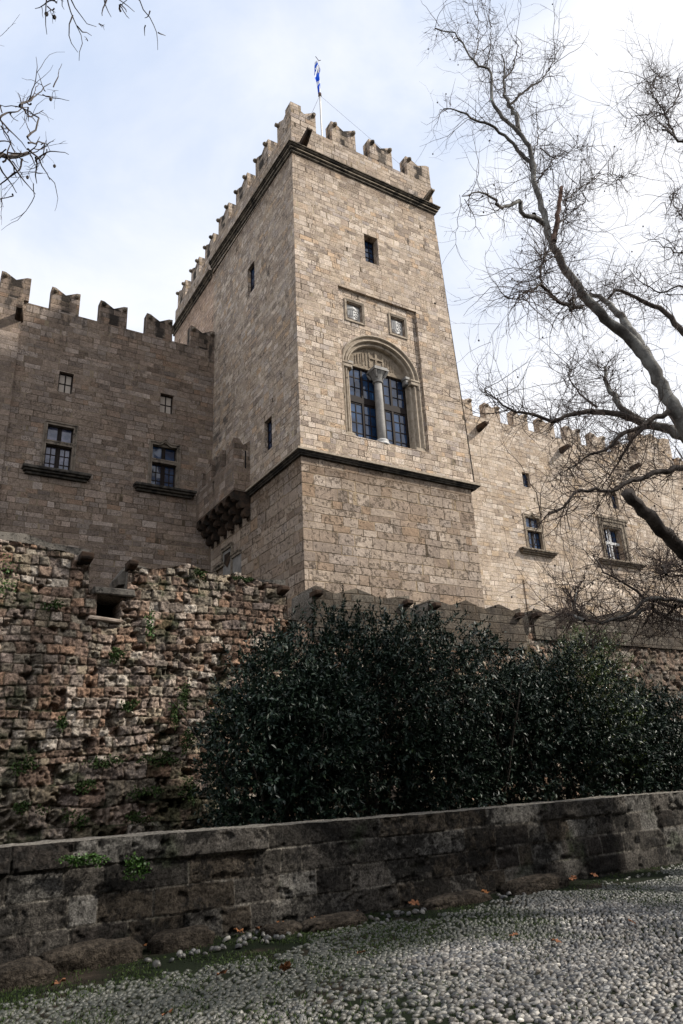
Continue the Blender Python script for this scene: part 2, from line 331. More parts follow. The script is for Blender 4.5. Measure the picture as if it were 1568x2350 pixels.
def bigmesh(name, V, Fc, mat, parent=None, attrs=None, smooth=False, nside=4):
    """V (n,3) array, Fc (m,nside) index array"""
    me = bpy.data.meshes.new(name); V = np.ascontiguousarray(V, dtype=np.float32); Fc = np.ascontiguousarray(Fc, dtype=np.int32)
    me.vertices.add(len(V)); me.vertices.foreach_set('co', V.ravel())
    m = len(Fc); me.loops.add(m*nside); me.loops.foreach_set('vertex_index', Fc.ravel())
    me.polygons.add(m); me.polygons.foreach_set('loop_start', np.arange(0, m*nside, nside, dtype=np.int32))
    me.polygons.foreach_set('loop_total', np.full(m, nside, dtype=np.int32))
    if smooth: me.polygons.foreach_set('use_smooth', np.ones(m, dtype=bool))
    for k, a in (attrs or {}).items():
        if a.ndim == 2:
            ca = me.color_attributes.new(k, 'FLOAT_COLOR', 'POINT'); ca.data.foreach_set('color', np.ascontiguousarray(np.c_[a, np.ones(len(a))], dtype=np.float32).ravel())
        else:
            fa = me.attributes.new(k, 'FLOAT', 'POINT'); fa.data.foreach_set('value', np.ascontiguousarray(a, dtype=np.float32))
    me.update(calc_edges=True); me.validate()
    return finish(name, me, mat, parent)

def vnoise(x, y, seed=0):
    """smooth lattice noise 0..1 on arrays"""
    t = np.random.default_rng(seed).random((256, 256)); xi = np.floor(x).astype(int); yi = np.floor(y).astype(int)
    fx = x-xi; fy = y-yi; fx = fx*fx*(3-2*fx); fy = fy*fy*(3-2*fy)
    g = lambda a, b: t[a % 256, b % 256]
    return (g(xi, yi)*(1-fx)+g(xi+1, yi)*fx)*(1-fy)+(g(xi, yi+1)*(1-fx)+g(xi+1, yi+1)*fx)*fy
def fbm(x, y, o=4, seed=0, g=.5):
    r = 0; a = 1; n = 0
    for i in range(o): r = r+a*vnoise(x*2**i+i*17.3, y*2**i-i*9.1, seed+i); n += a; a *= g
    return r/n

# ------------------------------------------------------------------ SETTING: ground
def ground():
    n = 60; xs = np.r_[-400, -120, -40, -15, np.linspace(-6, 34, n), 50, 90, 200, 700]; ys = np.r_[-400, -100, -30, -12, np.linspace(-6, 13.5, n), 30, 60, 150, 700]
    X, Y = np.meshgrid(xs, ys); Z = np.where(Y > 9.4, .25, -.026)+.02*(fbm(X*1.3, Y*1.3, 3, 3)-.5)
    V = np.c_[X.ravel(), Y.ravel(), Z.ravel()]; k = len(xs); i, j = np.meshgrid(np.arange(k-1), np.arange(len(ys)-1)); a = (j*k+i).ravel()
    s = NT('soil_ground', .95, .1); P, N = s.pos()
    c = s.ramp(s.noise(P, 2.2, 6, .65), [(.35, (.016, .013, .010)), (.55, (.030, .023, .017)), (.7, (.06, .047, .035))])
    c = s.mix(s.sst(s.noise(P, .9, 4, .6), .36, .52), c, c4(.009, .013, .006)); s.base(c); s.bump(s.noise(P, 25, 5, .7), .02)
    o = bigmesh('ground', V, np.c_[a, a+1, a+k+1, a+k], s.m); tag(o, kind='structure'); return o
ground()

# ------------------------------------------------------------------ walls with openings
def holed(mb, u0, u1, v0, v1, holes, fn, depth, top=None):
    """rectangular sheet (u along, v up) cut by holes; fn(u,v,d) gives the point, d = how far in"""
    us = sorted({u0, u1, *[h[0] for h in holes], *[h[1] for h in holes]}); vs = sorted({v0, v1, *[h[2] for h in holes], *[h[3] for h in holes]})
    for a, b in zip(us, us[1:]):
        for c, d in zip(vs, vs[1:]):
            mu, mv = (a+b)/2, (c+d)/2
            if any(h[0] < mu < h[1] and h[2] < mv < h[3] for h in holes): continue
            mb.add([fn(a, c, 0), fn(b, c, 0), fn(b, d, 0), fn(a, d, 0)], [(0, 1, 2, 3)])
    for h in holes:
        dd = h[4] if len(h) > 4 else depth
        a, b, c, d = h[:4]
        for (p, q) in (((a, c), (a, d)), ((a, d), (b, d)), ((b, d), (b, c)), ((b, c), (a, c))):
            mb.add([fn(*p, 0), fn(*q, 0), fn(*q, dd), fn(*p, dd)], [(0, 1, 2, 3)])

def merlon_mesh(wd, th, h, nd, hn=None):
    """swallow-tailed battlement: local x 0..wd, y 0..th, z 0..h, V notch nd deep; sloped weathering on top"""
    mb = MB(); m = wd/2
    mb.prism([(0, 0, 0), (wd, 0, 0), (wd, 0, h), (wd*.86, 0, h-.02), (m, 0, h-nd), (wd*.14, 0, h-.02), (0, 0, h)], (0, th, 0)); return mb
X0, YF, YB = 11.95, 22.0, 31.25
def rx(z): return 20.62-(z-12)*.0375 if z > 12 else 20.42

def peg(parent, x, y, z, ln=.26, r=.085, d=(0, -1, 0)):
    mb = MB(); d = np.array(d, float); p = np.array((x, y, z)); mb.cone(p-d*.05, p+d*ln*.75, r, r*1.05, 9); mb.cone(p+d*ln*.74, p+d*ln, r*1.02, r*.7, 9)
    return mb.build('peg_stone', M['old_stone'], parent)

def merlon(parent, x, y, z, wd, th, h, nd, mat, ax='x', pegs=True, pd=(0, -1, 0)):
    mb = merlon_mesh(wd, th, h, nd)
    if ax == 'x': mb.v = [(x+a, y+b, z+c) for a, b, c in mb.v]
    else: mb.v = [(x+b, y+a, z+c) for a, b, c in mb.v]
    o = mb.build('merlon', mat, parent, bevel=.015, jag=.012)
    if pegs:
        for q in pegs if isinstance(pegs, tuple) else (.16, wd-.16):
            p = (x+q, y, z+h-.24) if ax == 'x' else (x, y+q, z+h-.24)
            k = MB(); d = np.array(pd, float); P_ = np.array(p)
            k.cone(P_-d*.05, P_+d*.12, .10, .115, 9); k.cone(P_+d*.118, P_+d*.19, .11, .06, 9)
            k.build('peg_stone', M['old_stone']).parent = o
            c = o.children[0] if False else None
    return o
# pegs are sub-parts of a merlon whose own origin sits at its thing's origin: bake the same shift
_old_merlon = merlon
def merlon(parent, *a, **k):
    o = _old_merlon(parent, *a, **k)
    for c in o.children: c.data.transform(Matrix.Translation(-abs_loc(parent)))
    return o
def sub(mb, name, mat, part, root, **kw):
    """a sub-part: child of a part, in the root thing's frame"""
    o = mb.build(name, mat, None, **kw); o.parent = part; o.data.transform(Matrix.Translation(-abs_loc(root))); return o

def spout(parent, base, tip, r=.16, mat='dark_corbel'):
    mb = MB(); b, t = np.array(base, float), np.array(tip, float); d = (t-b)/np.linalg.norm(t-b); m = b+(t-b)*.55
    s = np.cross(d, (0, 0, 1)); s /= np.linalg.norm(s); u = np.cross(s, d)
    def ring(c, w_, h_): return [c+s*w_+u*h_, c+s*w_*1.05-u*h_*.6, c+s*w_*.5-u*h_, c-s*w_*.5-u*h_, c-s*w_*1.05-u*h_*.6, c-s*w_+u*h_, c-s*w_*.45+u*h_*.45, c+s*w_*.45+u*h_*.45]
    rs = [ring(b-d*.1, r*1.1, r*1.25), ring(m, r*.85, r), ring(b+(t-b)*.9, r*.7, r*.75), ring(t, r*.8, r*.62)]
    vs = sum(rs, []); fs = [(i*8+j, i*8+(j+1) % 8, (i+1)*8+(j+1) % 8, (i+1)*8+j) for i in range(3) for j in range(8)]+[tuple(range(8)), tuple(range(24, 32))]
    mb.add(vs, fs); return mb.build('water_spout', M[mat], parent, jag=.015)

# ------------------------------------------------------------------ PALACE TOWER
tw = thing('castle_tower', 'tall square tower with arched double window, two carved shields and notched battlements', 'tower', (16, 22, 0))
def ff(y0):     # front face mapper, right edge follows the lean of the tower
    return lambda u, v, d: ((rx(v) if u > 20.3 else u), y0+d, v)
ZC, ZS, ZP = 28.2, 13.4, 30.1      # cornice foot, string course, parapet sill
PAN = .13
mb = MB()
holed(mb, X0, 20.4, ZS, ZC+.1, [(15.6, 16.35, 23.65, 25.2, .5), (14.03, 18.25, 14.56, 21.76, PAN)], ff(YF), .5)
# recessed panel back, with shield niches and the arch
cx_, cz_ = 16.1, 18.05
AO, BO = 2.0, 1.72                  # outer half axes of the arch ring
holed(mb, 14.03, 18.25, 14.56, 21.76, [(14.5, 15.3, 20.27, 21.2, .2), (16.83, 17.6, 20.25, 21.19, .2), (14.08, 18.14, 14.56, 19.8, .0)], lambda u, v, d: (u, YF+PAN+d, v), .2)
N_ = 28
arc = [(cx_+AO*math.cos(t), cz_+BO*math.sin(t)) for t in np.linspace(math.pi, 0, N_)]
for (a, b) in zip(arc, arc[1:]):
    mb.add([(a[0], YF+PAN, a[1]), (b[0], YF+PAN, b[1]), (b[0], YF+PAN, 19.8), (a[0], YF+PAN, 19.8)], [(0, 1, 2, 3)])
mb.add([(14.08, YF+PAN, 18.05), (14.1, YF+PAN, 18.05), (14.1, YF+PAN, 19.8), (14.08, YF+PAN, 19.8)], [(0, 1, 2, 3)])
mb.add([(18.1, YF+PAN, 18.05), (18.14, YF+PAN, 18.05), (18.14, YF+PAN, 19.8), (18.1, YF+PAN, 19.8)], [(0, 1, 2, 3)])
# left face (looks towards -X)
SL1, SL2 = (26.11, 26.9, 23.7, 25.3), (24.46, 25.2, 14.62, 16.08)
holed(mb, YF, 38.2, ZS, ZC+.1, [SL1, SL2], lambda u, v, d: (X0+d, u, v), .2)
mb.add([(20.65, YF, ZS), (20.65, 38.2, ZS), (rx(ZC+.1), 38.2, ZC+.1), (rx(ZC+.1), YF, ZC+.1)], [(0, 1, 2, 3)])
mb.add([(X0, 38.2, 0), (20.4, 38.2, 0), (20.1, 38.2, ZC), (X0, 38.2, ZC)], [(0, 1, 2, 3)])
mb.build('wall', M['tower'], tw)
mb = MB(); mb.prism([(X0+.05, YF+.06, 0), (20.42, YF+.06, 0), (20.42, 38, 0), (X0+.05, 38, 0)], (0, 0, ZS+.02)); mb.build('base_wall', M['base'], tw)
# string course: moulded
def band(pts, prof, z, y_end=None):
    mb = MB(); path = [((p[0], p[1], z), o, (0, 0, 1)) for p, o in pts]; mb.sweep(path, prof); return mb
sp_ = [(-.02, -.17), (.04, -.17), (.06, -.12), (.11, -.10), (.12, -.06), (.17, -.04), (.17, .0), (.0, .02), (-.02, .02)]
b = band([((X0, 26.72), (-1, 0, 0)), ((X0, YF), (-1, -1, 0)), ((20.6, YF), (1, -1, 0)), ((20.6, 31), (1, 0, 0))], sp_, ZS)
b.build('string_course', M['black_stone'], tw, jag=.01)
mb = MB(); mb.box(X0-.22, 20.8, YF-.21, YF+.02, ZS-.01, ZS+.085); mb.box(X0-.22, X0+.02, YF+.021, 26.7, ZS-.01, ZS+.085); mb.build('course_capping', M['lime'], tw, jag=.01)
# cornice of three rolls; its rear length sits a step lower
cp = [(-.02, -.02), (.05, -.02), (.08, .03), (.08, .09), (.03, .12), (.12, .15), (.16, .2), (.15, .25), (.08, .28), (.2, .31), (.24, .36), (.22, .41), (.14, .43), (.27, .45), (.28, .5), (.0, .56), (-.02, .56)]
cp = [(a*.95, b*.8+.06) for a, b in cp]
def zl(y): return 28.22+.045*(y-22) if y < 31.6 else 28.2+.01*(y-31.6)
mb = MB(); XR = 20.05
mb.sweep([((X0, 31.7, zl(31.5)), (-1, 0, 0), (0, 0, 1)), ((X0, YF, 28.22), (-1, -1, 0), (0, 0, 1)), ((XR, YF, 28.16), (1, -1, 0), (0, 0, 1)), ((XR, 38, 28.16), (1, 0, 0), (0, 0, 1))], cp)
mb.sweep([((X0, 38.3, zl(38.3)), (-1, 0, 0), (0, 0, 1)), ((X0, 31.72, zl(31.72)), (-1, 0, 0), (0, 0, 1))], cp)
mb.build('cornice', M['cornice'], tw, jag=.01)
mb = MB()
for o_, u_, t_ in ((.08, .09, .036), (.158, .21, .04), (.262, .42, .04)):
    pf = [(-.01, u_), (o_, u_), (o_, u_+t_), (-.01, u_+t_)]
    mb.sweep([((X0, 31.7, zl(31.5)), (-1, 0, 0), (0, 0, 1)), ((X0, YF, 28.22), (-1, -1, 0), (0, 0, 1)), ((XR, YF, 28.16), (1, -1, 0), (0, 0, 1)), ((XR, 38, 28.16), (1, 0, 0), (0, 0, 1))], pf)
    mb.sweep([((X0, 38.3, zl(38.3)), (-1, 0, 0), (0, 0, 1)), ((X0, 31.72, zl(31.72)), (-1, 0, 0), (0, 0, 1))], pf)
mb.build('cornice_fillet', M['fillet'], tw)
mb = MB()                               # parapet walls above the cornice
mb.box(X0, XR, YF, YF+.55, 28.6, ZP)
mb.prism([(X0, YF+.55, 28.3), (X0, 31.7, 28.5), (X0, 31.7, 30.55), (X0, YF+.55, ZP)], (.55, 0, 0))
mb.box(X0, X0+.55, 31.7, 38.2, 28.3, 30.15)
mb.box(XR-.55, XR, YF+.55, 38.2, 28.3, ZP); mb.box(X0+.55, XR-.55, 37.6, 38.2, 28.3, ZP)
mb.box(X0+.3, XR-.3, YF+.3, 38, 28.4, 28.6)
mb.build('parapet', M['parapet'], tw)
MH = 1.27
for x in (14.14, 16.3):
    merlon(tw, x, YF, ZP, 1.36, .55, MH, .3, M['merlon'])
merlon(tw, 18.55, YF, ZP, XR-18.55, .55, MH, .28, M['merlon'], pegs=(.16,))
# corner merlon, an L in plan
mb = MB()
mb.prism([(X0, YF, ZP), (13.28, YF, ZP), (13.28, YF, ZP+1.2), (13.1, YF, ZP+1.18), (12.65, YF, ZP+.88), (X0, YF, ZP+1.28)], (0, .55, 0))
mb.prism([(X0-.003, YF-.003, ZP), (X0-.003, 23.42, ZP), (X0-.003, 23.42, ZP+1.2), (X0-.003, 23.2, ZP+1.18), (X0-.003, 22.75, ZP+.9), (X0-.003, YF-.003, ZP+1.28)], (.55, 0, 0))
cm = mb.build('merlon', M['parapet'], tw, jag=.012)
sub(MB().cone((13.12, YF+.05, ZP+.96), (13.12, YF-.18, ZP+.96), .11, .09, 9), 'peg_stone', M['old_stone'], cm, tw)
sub(MB().cone((X0+.05, 23.25, ZP+.98), (X0-.19, 23.25, ZP+.98), .11, .09, 9), 'peg_stone', M['old_stone'], cm, tw)
for y, wd in ((24.45, 1.48), (26.95, 1.48), (29.45, 1.48), (31.72, 1.3), (34.0, 1.35), (36.4, 1.4)):
    z = ZP+(.045*(y-22) if y < 31.6 else .02)
    merlon(tw, X0, y, z, wd, .55, MH-.04, .3, M['merlon'], ax='y', pd=(-1, 0, 0))
for y in (24.5, 27, 29.5, 32, 34.5): merlon(tw, XR-.55, y, ZP, 1.3, .55, MH, .3, M['parapet'], ax='y', pegs=False)
for x in (13, 15.3, 17.6): merlon(tw, x, 37.6, ZP, 1.35, .55, MH, .3, M['parapet'], pegs=False)
spout(tw, (12.52, YF, 28.93), (12.45, YF-.85, 29.1), .15)
spout(tw, (19.55, YF, 28.85), (19.52, YF-.72, 29.0), .12, 'old_stone')

def panes(mb_f, mb_g, fn, u0, u1, v0, v1, cols, rows, bar=.035, fr=.06, dg=.03, mullion=None):
    """wooden casement: outer frame, bars, and the glass sheet behind them"""
    def bx(a, b, c, d, t0, t1):
        p = [fn(x, z, t) for t in (t0, t1) for x, z in ((a, c), (b, c), (b, d), (a, d))]
        mb_f.add(p, [(0, 1, 2, 3), (4, 7, 6, 5), (0, 4, 5, 1), (1, 5, 6, 2), (2, 6, 7, 3), (3, 7, 4, 0)])
    bx(u0, u0+fr, v0, v1, 0, .05); bx(u1-fr, u1, v0, v1, 0, .05); bx(u0+fr, u1-fr, v0, v0+fr, .001, .049); bx(u0+fr, u1-fr, v1-fr, v1, .001, .049)
    for i in range(1, cols):
        u = u0+(u1-u0)*i/cols; bx(u-bar/2, u+bar/2, v0+fr, v1-fr, .004, .04)
    for j in range(1, rows):
        v = v0+(v1-v0)*j/rows; bx(u0+fr, u1-fr, v-bar/2, v+bar/2, .008, .036)
    mb_g.add([fn(u0, v0, dg), fn(u1, v0, dg), fn(u1, v1, dg), fn(u0, v1, dg)], [(0, 1, 2, 3)])

def windowpart(parent, fn, sashes, glass='glass', name='window', extra=None, cut=None):
    f, gl = MB(), MB()
    for s_ in sashes: panes(f, gl, fn, *s_)
    if extra:
        for a, b, c, d in extra:
            p = [fn(x, z, t) for t in (-.02, .06) for x, z in ((a, c), (b, c), (b, d), (a, d))]
            f.add(p, [(0, 1, 2, 3), (4, 7, 6, 5), (0, 4, 5, 1), (1, 5, 6, 2), (2, 6, 7, 3), (3, 7, 4, 0)])
    o = f.build(name, M['wood'], parent); sub(gl, 'pane', M[glass], o, parent); return o
fy = lambda y: (lambda u, v, d: (u, y+d, v))
fx = lambda x: (lambda u, v, d: (x+d, u, v))
windowpart(tw, fy(YF+.38), [(15.6, 16.35, 23.65, 25.2, 3, 5, .035, .05)])
windowpart(tw, fx(X0+.16), [(26.11, 26.9, 23.7, 25.3, 2, 3)])
windowpart(tw, fx(X0+.16), [(24.46, 25.2, 14.62, 16.08, 2, 3)])

# shields in their niches
def moulding(mb, u0, u1, v0, v1, y, wd, out, steps=2):
    """stepped square frame standing proud of the plane y"""
    for k in range(steps):
        a = wd*k/steps; b = wd*(k+1)/steps; o_ = out*(steps-k)/steps
        e = .002*k
        mb.box(u0-wd+a, u0-wd+b, y-o_, y+.02, v0-wd+a, v1+wd-a); mb.box(u1+wd-b, u1+wd-a, y-o_, y+.02, v0-wd+a, v1+wd-a)
        mb.box(u0-wd+b, u1+wd-b, y-o_+.001, y+.019, v0-wd+a, v0-wd+b); mb.box(u0-wd+b, u1+wd-b, y-o_+.001, y+.019, v1+wd-b, v1+wd-a)
for i, (a, b, c, d) in enumerate(((14.5, 15.3, 20.27, 21.2), (16.83, 17.6, 20.25, 21.19))):
    y = YF+PAN
    mb = MB(); moulding(mb, a, b, c, d, y, .11, .05, 3)
    f = mb.build('shield_frame', M['lime'], tw)
    sub(MB().box(a, b, y+.2, y+.24, c, d), 'shield_slab', M['marble'], f, tw)
    mb = MB(); m = (a+b)/2; w_ = (b-a)*.42; zt = d-.12; zb = c+.1
    out = [(-w_, zt), (0, zt+.03), (w_, zt), (w_, zt-.42), (w_*.75, zt-.58), (0, zb), (-w_*.75, zt-.58), (-w_, zt-.42)]
    pk = [(m+u, y+.2-.04, v) for u, v in out]; n = len(out)
    ce = [(m, y+.2-.12, zt-.02), (m, y+.2-.12, zb+.03)]
    vs = [(m+u, y+.2, v) for u, v in out]+pk+ce
    fs = [(k, (k+1) % n, (k+1) % n+n, k+n) for k in range(n)]+[(n, n+1, 2*n), (n+1, n+2, 2*n), (n+2, n+3, 2*n+1, 2*n), (n+3, n+4, 2*n+1), (n+4, n+5, 2*n+1), (n+5, n+6, 2*n+1), (n+6, n+7, 2*n+1), (n+7, n, 2*n, 2*n+1)]
    mb.add(vs, fs)
    # charges: chief bars, pales on the left half, small crosses and blobs on the right half
    def ybar(u0, u1, v0, v1, t=.03):
        p = []
        for tt in (0, t):
            for u, v in ((u0, v0), (u1, v0), (u1, v1), (u0, v1)):
                k = 1-abs(u)/w_; p.append((m+u, y+.2-.04-.08*k-tt, v))
        mb.add(p, [(0, 1, 2, 3), (4, 7, 6, 5), (0, 4, 5, 1), (1, 5, 6, 2), (2, 6, 7, 3), (3, 7, 4, 0)])
    if i == 0:
        for v in (zt-.14, zt-.2): ybar(-w_*.95, -.01, v, v+.025); ybar(.01, w_*.95, v, v+.025)
        for u in (-.25, -.18, -.11, -.04): ybar(u*w_/.33-.015, u*w_/.33+.015, zt-.52, zt-.24)
        for u, v in ((.08, .34), (.2, .30), (.14, .43), (.07, .52), (.22, .46), (.15, .56)): ybar(u-.03, u+.03, zt-v, zt-v+.05, .035)
    else:
        for u in (-.22, -.14, -.06): ybar(u-.014, u+.014, zt-.45, zt-.04)
        ybar(-.28, -.01, zt-.5, zt-.46)
        for u, v in ((.08, .14), (.2, .12), (.14, .24), (.07, .34), (.21, .32), (.13, .44), (.22, .5), (.06, .54), (-.1, .58)): ybar(u-.032, u+.03, zt-v, zt-v+.06, .035)
    sub(mb, 'carved_shield', M['marble'], f, tw)

# arched double window
aw = None
YA = YF+PAN
def ell(a, b, t, y): return (cx_+a*math.cos(t), y, cz_+b*math.sin(t))
def ring(mb, prof, n=40, t0=math.pi, t1=0.):
    """moulded ring: profile points are (inset from the outer curve, depth behind the panel)"""
    k = len(prof); vs = []
    ts = np.linspace(t0, t1, n)
    for t in ts: vs += [ell(AO-i, BO-i, t, YA+d) for i, d in prof]
    mb.add(vs, [(i*k+j, i*k+j+1, (i+1)*k+j+1, (i+1)*k+j) for i in range(n-1) for j in range(k-1)])
RP = [(-.01, .03), (-.01, -.05), (.04, -.07), (.08, -.03), (.09, .03), (.17, .05), (.19, -.0), (.25, -.01), (.28, .06), (.29, .14), (.34, .16), (.36, .12), (.41, .13), (.44, .2), (.44, .38), (.46, .42)]
mb = MB(); ring(mb, RP); aw = mb.build('arched_window', M['lime'], tw, smooth=False)
def jamb(mb, side, z0, z1):
    for (i, d), (i2, d2) in zip(RP, RP[1:]):
        xa = cx_-side*(AO-i); xb = cx_-side*(AO-i2)
        mb.add([(xa, YA+d, z0), (xb, YA+d2, z0), (xb, YA+d2, z1), (xa, YA+d, z1)], [(0, 1, 2, 3)])
for sd in (1, -1): mb = MB(); jamb(mb, sd, 14.75, 18.05); sub(mb, 'jamb', M['lime'], aw, tw)
for sd in (1, -1):                       # impost blocks and jamb feet
    xa, xb = cx_-sd*(AO+.03), cx_-sd*(AO-.50); x0, x1 = min(xa, xb), max(xa, xb)
    mb = MB(); mb.box(x0, x1, YA-.09, YA+.40, 17.96, 18.06); mb.box(x0+.03, x1-.03, YA-.06, YA+.38, 17.8, 17.97); sub(mb, 'impost', M['lime'], aw, tw, bevel=.02)
    mb = MB(); mb.box(x0, x1, YA-.05, YA+.40, 14.56, 14.66); mb.box(x0+.03, x1-.03, YA-.03, YA+.38, 14.65, 14.76); sub(mb, 'jamb_foot', M['lime'], aw, tw, bevel=.02)
for x in (cx_-AO+.52, cx_+AO-.52):       # inner carved brackets at the springing, pale
    mb = MB(); mb.box(x-.1, x+.1, YA+.12, YA+.42, 17.86, 18.11); mb.box(x-.13, x+.13, YA+.08, YA+.42, 18.1, 18.26); sub(mb, 'bracket', M['lime_grey'], aw, tw, bevel=.03)
ZL = 18.2; AI, BI = AO-.44, BO-.44
mb = MB(); ts = np.linspace(math.pi, 0, 26)
def tz(x): return cz_+BI*math.sqrt(max(0, 1-((x-cx_)/AI)**2))
xs = np.linspace(cx_-AI+.012, cx_+AI-.012, 40); YT = YA+.34
for a, b in zip(xs, xs[1:]):
    mb.add([(a, YT, ZL), (b, YT, ZL), (b, YT, tz(b)+.03), (a, YT, tz(a)+.03)], [(0, 1, 2, 3)])
mb.add([(cx_-AI, YT, ZL), (cx_+AI, YT, ZL), (cx_+AI, YT+.3, ZL), (cx_-AI, YT+.3, ZL)], [(0, 1, 2, 3)])
s = NT('carved_tympanum_stone', .9, .2); P, N = s.pos(); s.base(s.ramp(s.noise(P, 5, 5, .65), [(.35, (.19, .15, .11)), (.65, (.31, .26, .2))])); s.bump(s.noise(P, 14, 5, .7), .05); 
ty = sub(mb, 'tympanum', s.m, aw, tw)
mb = MB()                                # relief cross with sunk fields and rows of fillets
mb.box(16.02, 16.12, YT-.06, YT+.02, 18.32, 19.2); mb.box(15.72, 16.42, YT-.055, YT+.02, 18.78, 18.86); mb.box(15.70, 15.76, YT-.04, YT+.02, 18.34, 19.16); mb.box(16.40, 16.46, YT-.04, YT+.02, 18.34, 19.16)
for k, x in enumerate((15.0, 15.12, 15.28, 15.38, 15.55, 16.6, 16.7, 16.85, 16.97, 17.12)): mb.box(x-.018, x+.018, YT-.03, YT+.02, 18.36+.04*(k % 3), min(19.1, tz(x)-.22))
sub(mb, 'relief_carving', s.m, aw, tw)
def lathe(prof, c, n=20):
    vs = []; fs = []; k = len(prof)
    for i in range(n):
        a = 2*math.pi*i/n; vs += [(c[0]+r*math.cos(a), c[1]+r*math.sin(a), z) for r, z in prof]
    fs = [(i*k+j, ((i+1) % n)*k+j, ((i+1) % n)*k+j+1, i*k+j+1) for i in range(n) for j in range(k-1)]
    return MB().add(vs, fs)
CX, CY = 16.0, YA+.17
sub(lathe([(.0, 14.6), (.185, 14.75), (.19, 15.5), (.18, 16.6), (.165, 17.55), (.0, 17.6)], (CX, CY)), 'column_shaft', M['lime_grey'], aw, tw, smooth=True)
sub(lathe([(.0, 14.52), (.33, 14.52), (.34, 14.6), (.29, 14.63), (.25, 14.67), (.285, 14.72), (.27, 14.78), (.2, 14.82), (.1, 14.84)], (CX, CY)), 'column_base', M['marble'], aw, tw, smooth=True)
mb = lathe([(.1, 17.5), (.22, 17.53), (.23, 17.58), (.19, 17.61), (.22, 17.72), (.27, 17.86), (.36, 18.0), (.1, 18.02)], (CX, CY), 16)
mb.v = [(x+(.03 if (i//8) % 2 else -.0)*np.sign(x-CX)*(1 if z > 17.7 else 0), y, z) for i, (x, y, z) in enumerate(mb.v)]
mb.box(CX-.37, CX+.37, CY-.37, CY+.3, 18.02, 18.1); mb.box(CX-.33, CX+.33, CY-.33, CY+.3, 18.1, 18.19)
for sx in (-1, 1):
    for sy in (-1, 1): mb.cone((CX+sx*.2, CY+sy*.2, 17.75), (CX+sx*.31, CY+sy*.31, 18.0), .05, .075, 7)
sub(mb, 'column_capital', M['lime_grey'], aw, tw)
YW = YA+.44
f, gl = MB(), MB()
for u0, u1 in ((14.62, 16.04), (16.1, 17.6)):
    panes(f, gl, fy(YW), u0, u1, 16.75, 18.2, 4, 3, .04, .07)
    panes(f, gl, fy(YW), u0, u1, 14.6, 16.5, 4, 4, .04, .07)
    f.box(u0, u1, YW-.03, YW+.06, 16.5, 16.75); f.box((u0+u1)/2-.05, (u0+u1)/2+.05, YW-.025, YW+.05, 14.6, 18.2)
f.box(16.0, 16.14, YW-.04, YW+.07, 14.6, 18.2)
sub(f, 'casement', M['wood'], aw, tw); sub(gl, 'pane', M['glass'], aw, tw)
mb = MB(); mb.box(14.02, 18.26, YF+.02, YW+.1, 14.46, 14.57); sub(mb, 'sill', M['lime'], aw, tw)

# bracketed stair box on the left side, with its corbels, and the framed tablet below
XO = 11.18
mb = MB()
holed(mb, 26.68, YB, 13.4, 14.9, [(28.95, 29.2, 14.0, 14.7, .2)], lambda u, v, d: (XO+d, u, v), .2)
mb.add([(XO, 26.68, 13.4), (X0, 26.68, 13.4), (X0, 26.68, 14.9), (XO, 26.68, 14.9)], [(0, 1, 2, 3)])
mb.add([(XO, 26.68, 13.4), (X0, 26.68, 13.4), (X0, YB, 13.4), (XO, YB, 13.4)], [(0, 1, 2, 3)])
mb.add([(XO, 26.68, 14.9), (X0, 26.68, 14.9), (X0, YB, 14.9), (XO, YB, 14.9)], [(0, 1, 2, 3)])
ob = mb.build('bracketed_turret', M['left'], tw)
def roundtop(x, y0, y1, z0, z1, th, dip=.18):
    n = 7; m = (y0+y1)/2; pts = [(x, y0, z0), (x, y1, z0)]
    for t in np.linspace(0, 1, 5): pts.append((x, y1+(m-y1)*t, z1-dip*math.sin(t*math.pi/2)))
    for t in np.linspace(0, 1, 5)[1:]: pts.append((x, m+(y0-m)*t, z1-dip*math.sin((1-t)*math.pi/2)))
    return MB().prism(pts, (th, 0, 0))
for y0, y1 in ((26.72, 27.55), (28.1, 28.85), (29.35, 30.05), (30.55, 31.2)):
    sub(roundtop(XO, y0, y1, 14.89, 15.9, .3), 'turret_merlon', M['left_parapet'], ob, tw)
sub(MB().prism([(XO+.31, 26.682, 14.89), (X0-.01, 26.682, 14.89), (X0-.01, 26.682, 15.86), (X0-.1, 26.682, 15.8), (XO+.45, 26.682, 15.62), (XO+.31, 26.682, 15.8)], (0, .3, 0)), 'turret_merlon', M['left_parapet'], ob, tw)
sub(MB().box(XO+.52, XO+.58, 26.67, 26.7, 14.5, 15.35), 'arrow_slit', M['dark'], ob, tw)
def corb(y, w_=.3):
    mb = MB(); x = X0
    pr = [(XO+.02, 13.42), (XO+.02, 13.15)]
    for (c, r) in (((XO+.1, 13.12), .16), ((XO+.33, 12.82), .17), ((XO+.56, 12.45), .17)):
        for t in np.linspace(math.pi*.95, math.pi*1.75, 5): pr.append((c[0]+.08+r*math.cos(t), c[1]+r*math.sin(t)))
    pr += [(x+.02, 12.15), (x+.02, 13.42)]
    mb.prism([(a, y-w_/2, z) for a, z in pr], (0, w_, 0)); return mb
for y in (26.88, 27.75, 28.62, 29.49, 30.36, 31.05): sub(corb(y), 'corbel', M['dark_corbel'], ob, tw, jag=.02)
mb = MB()
ts = (26.88, 27.75, 28.62, 29.49, 30.36, 31.05)
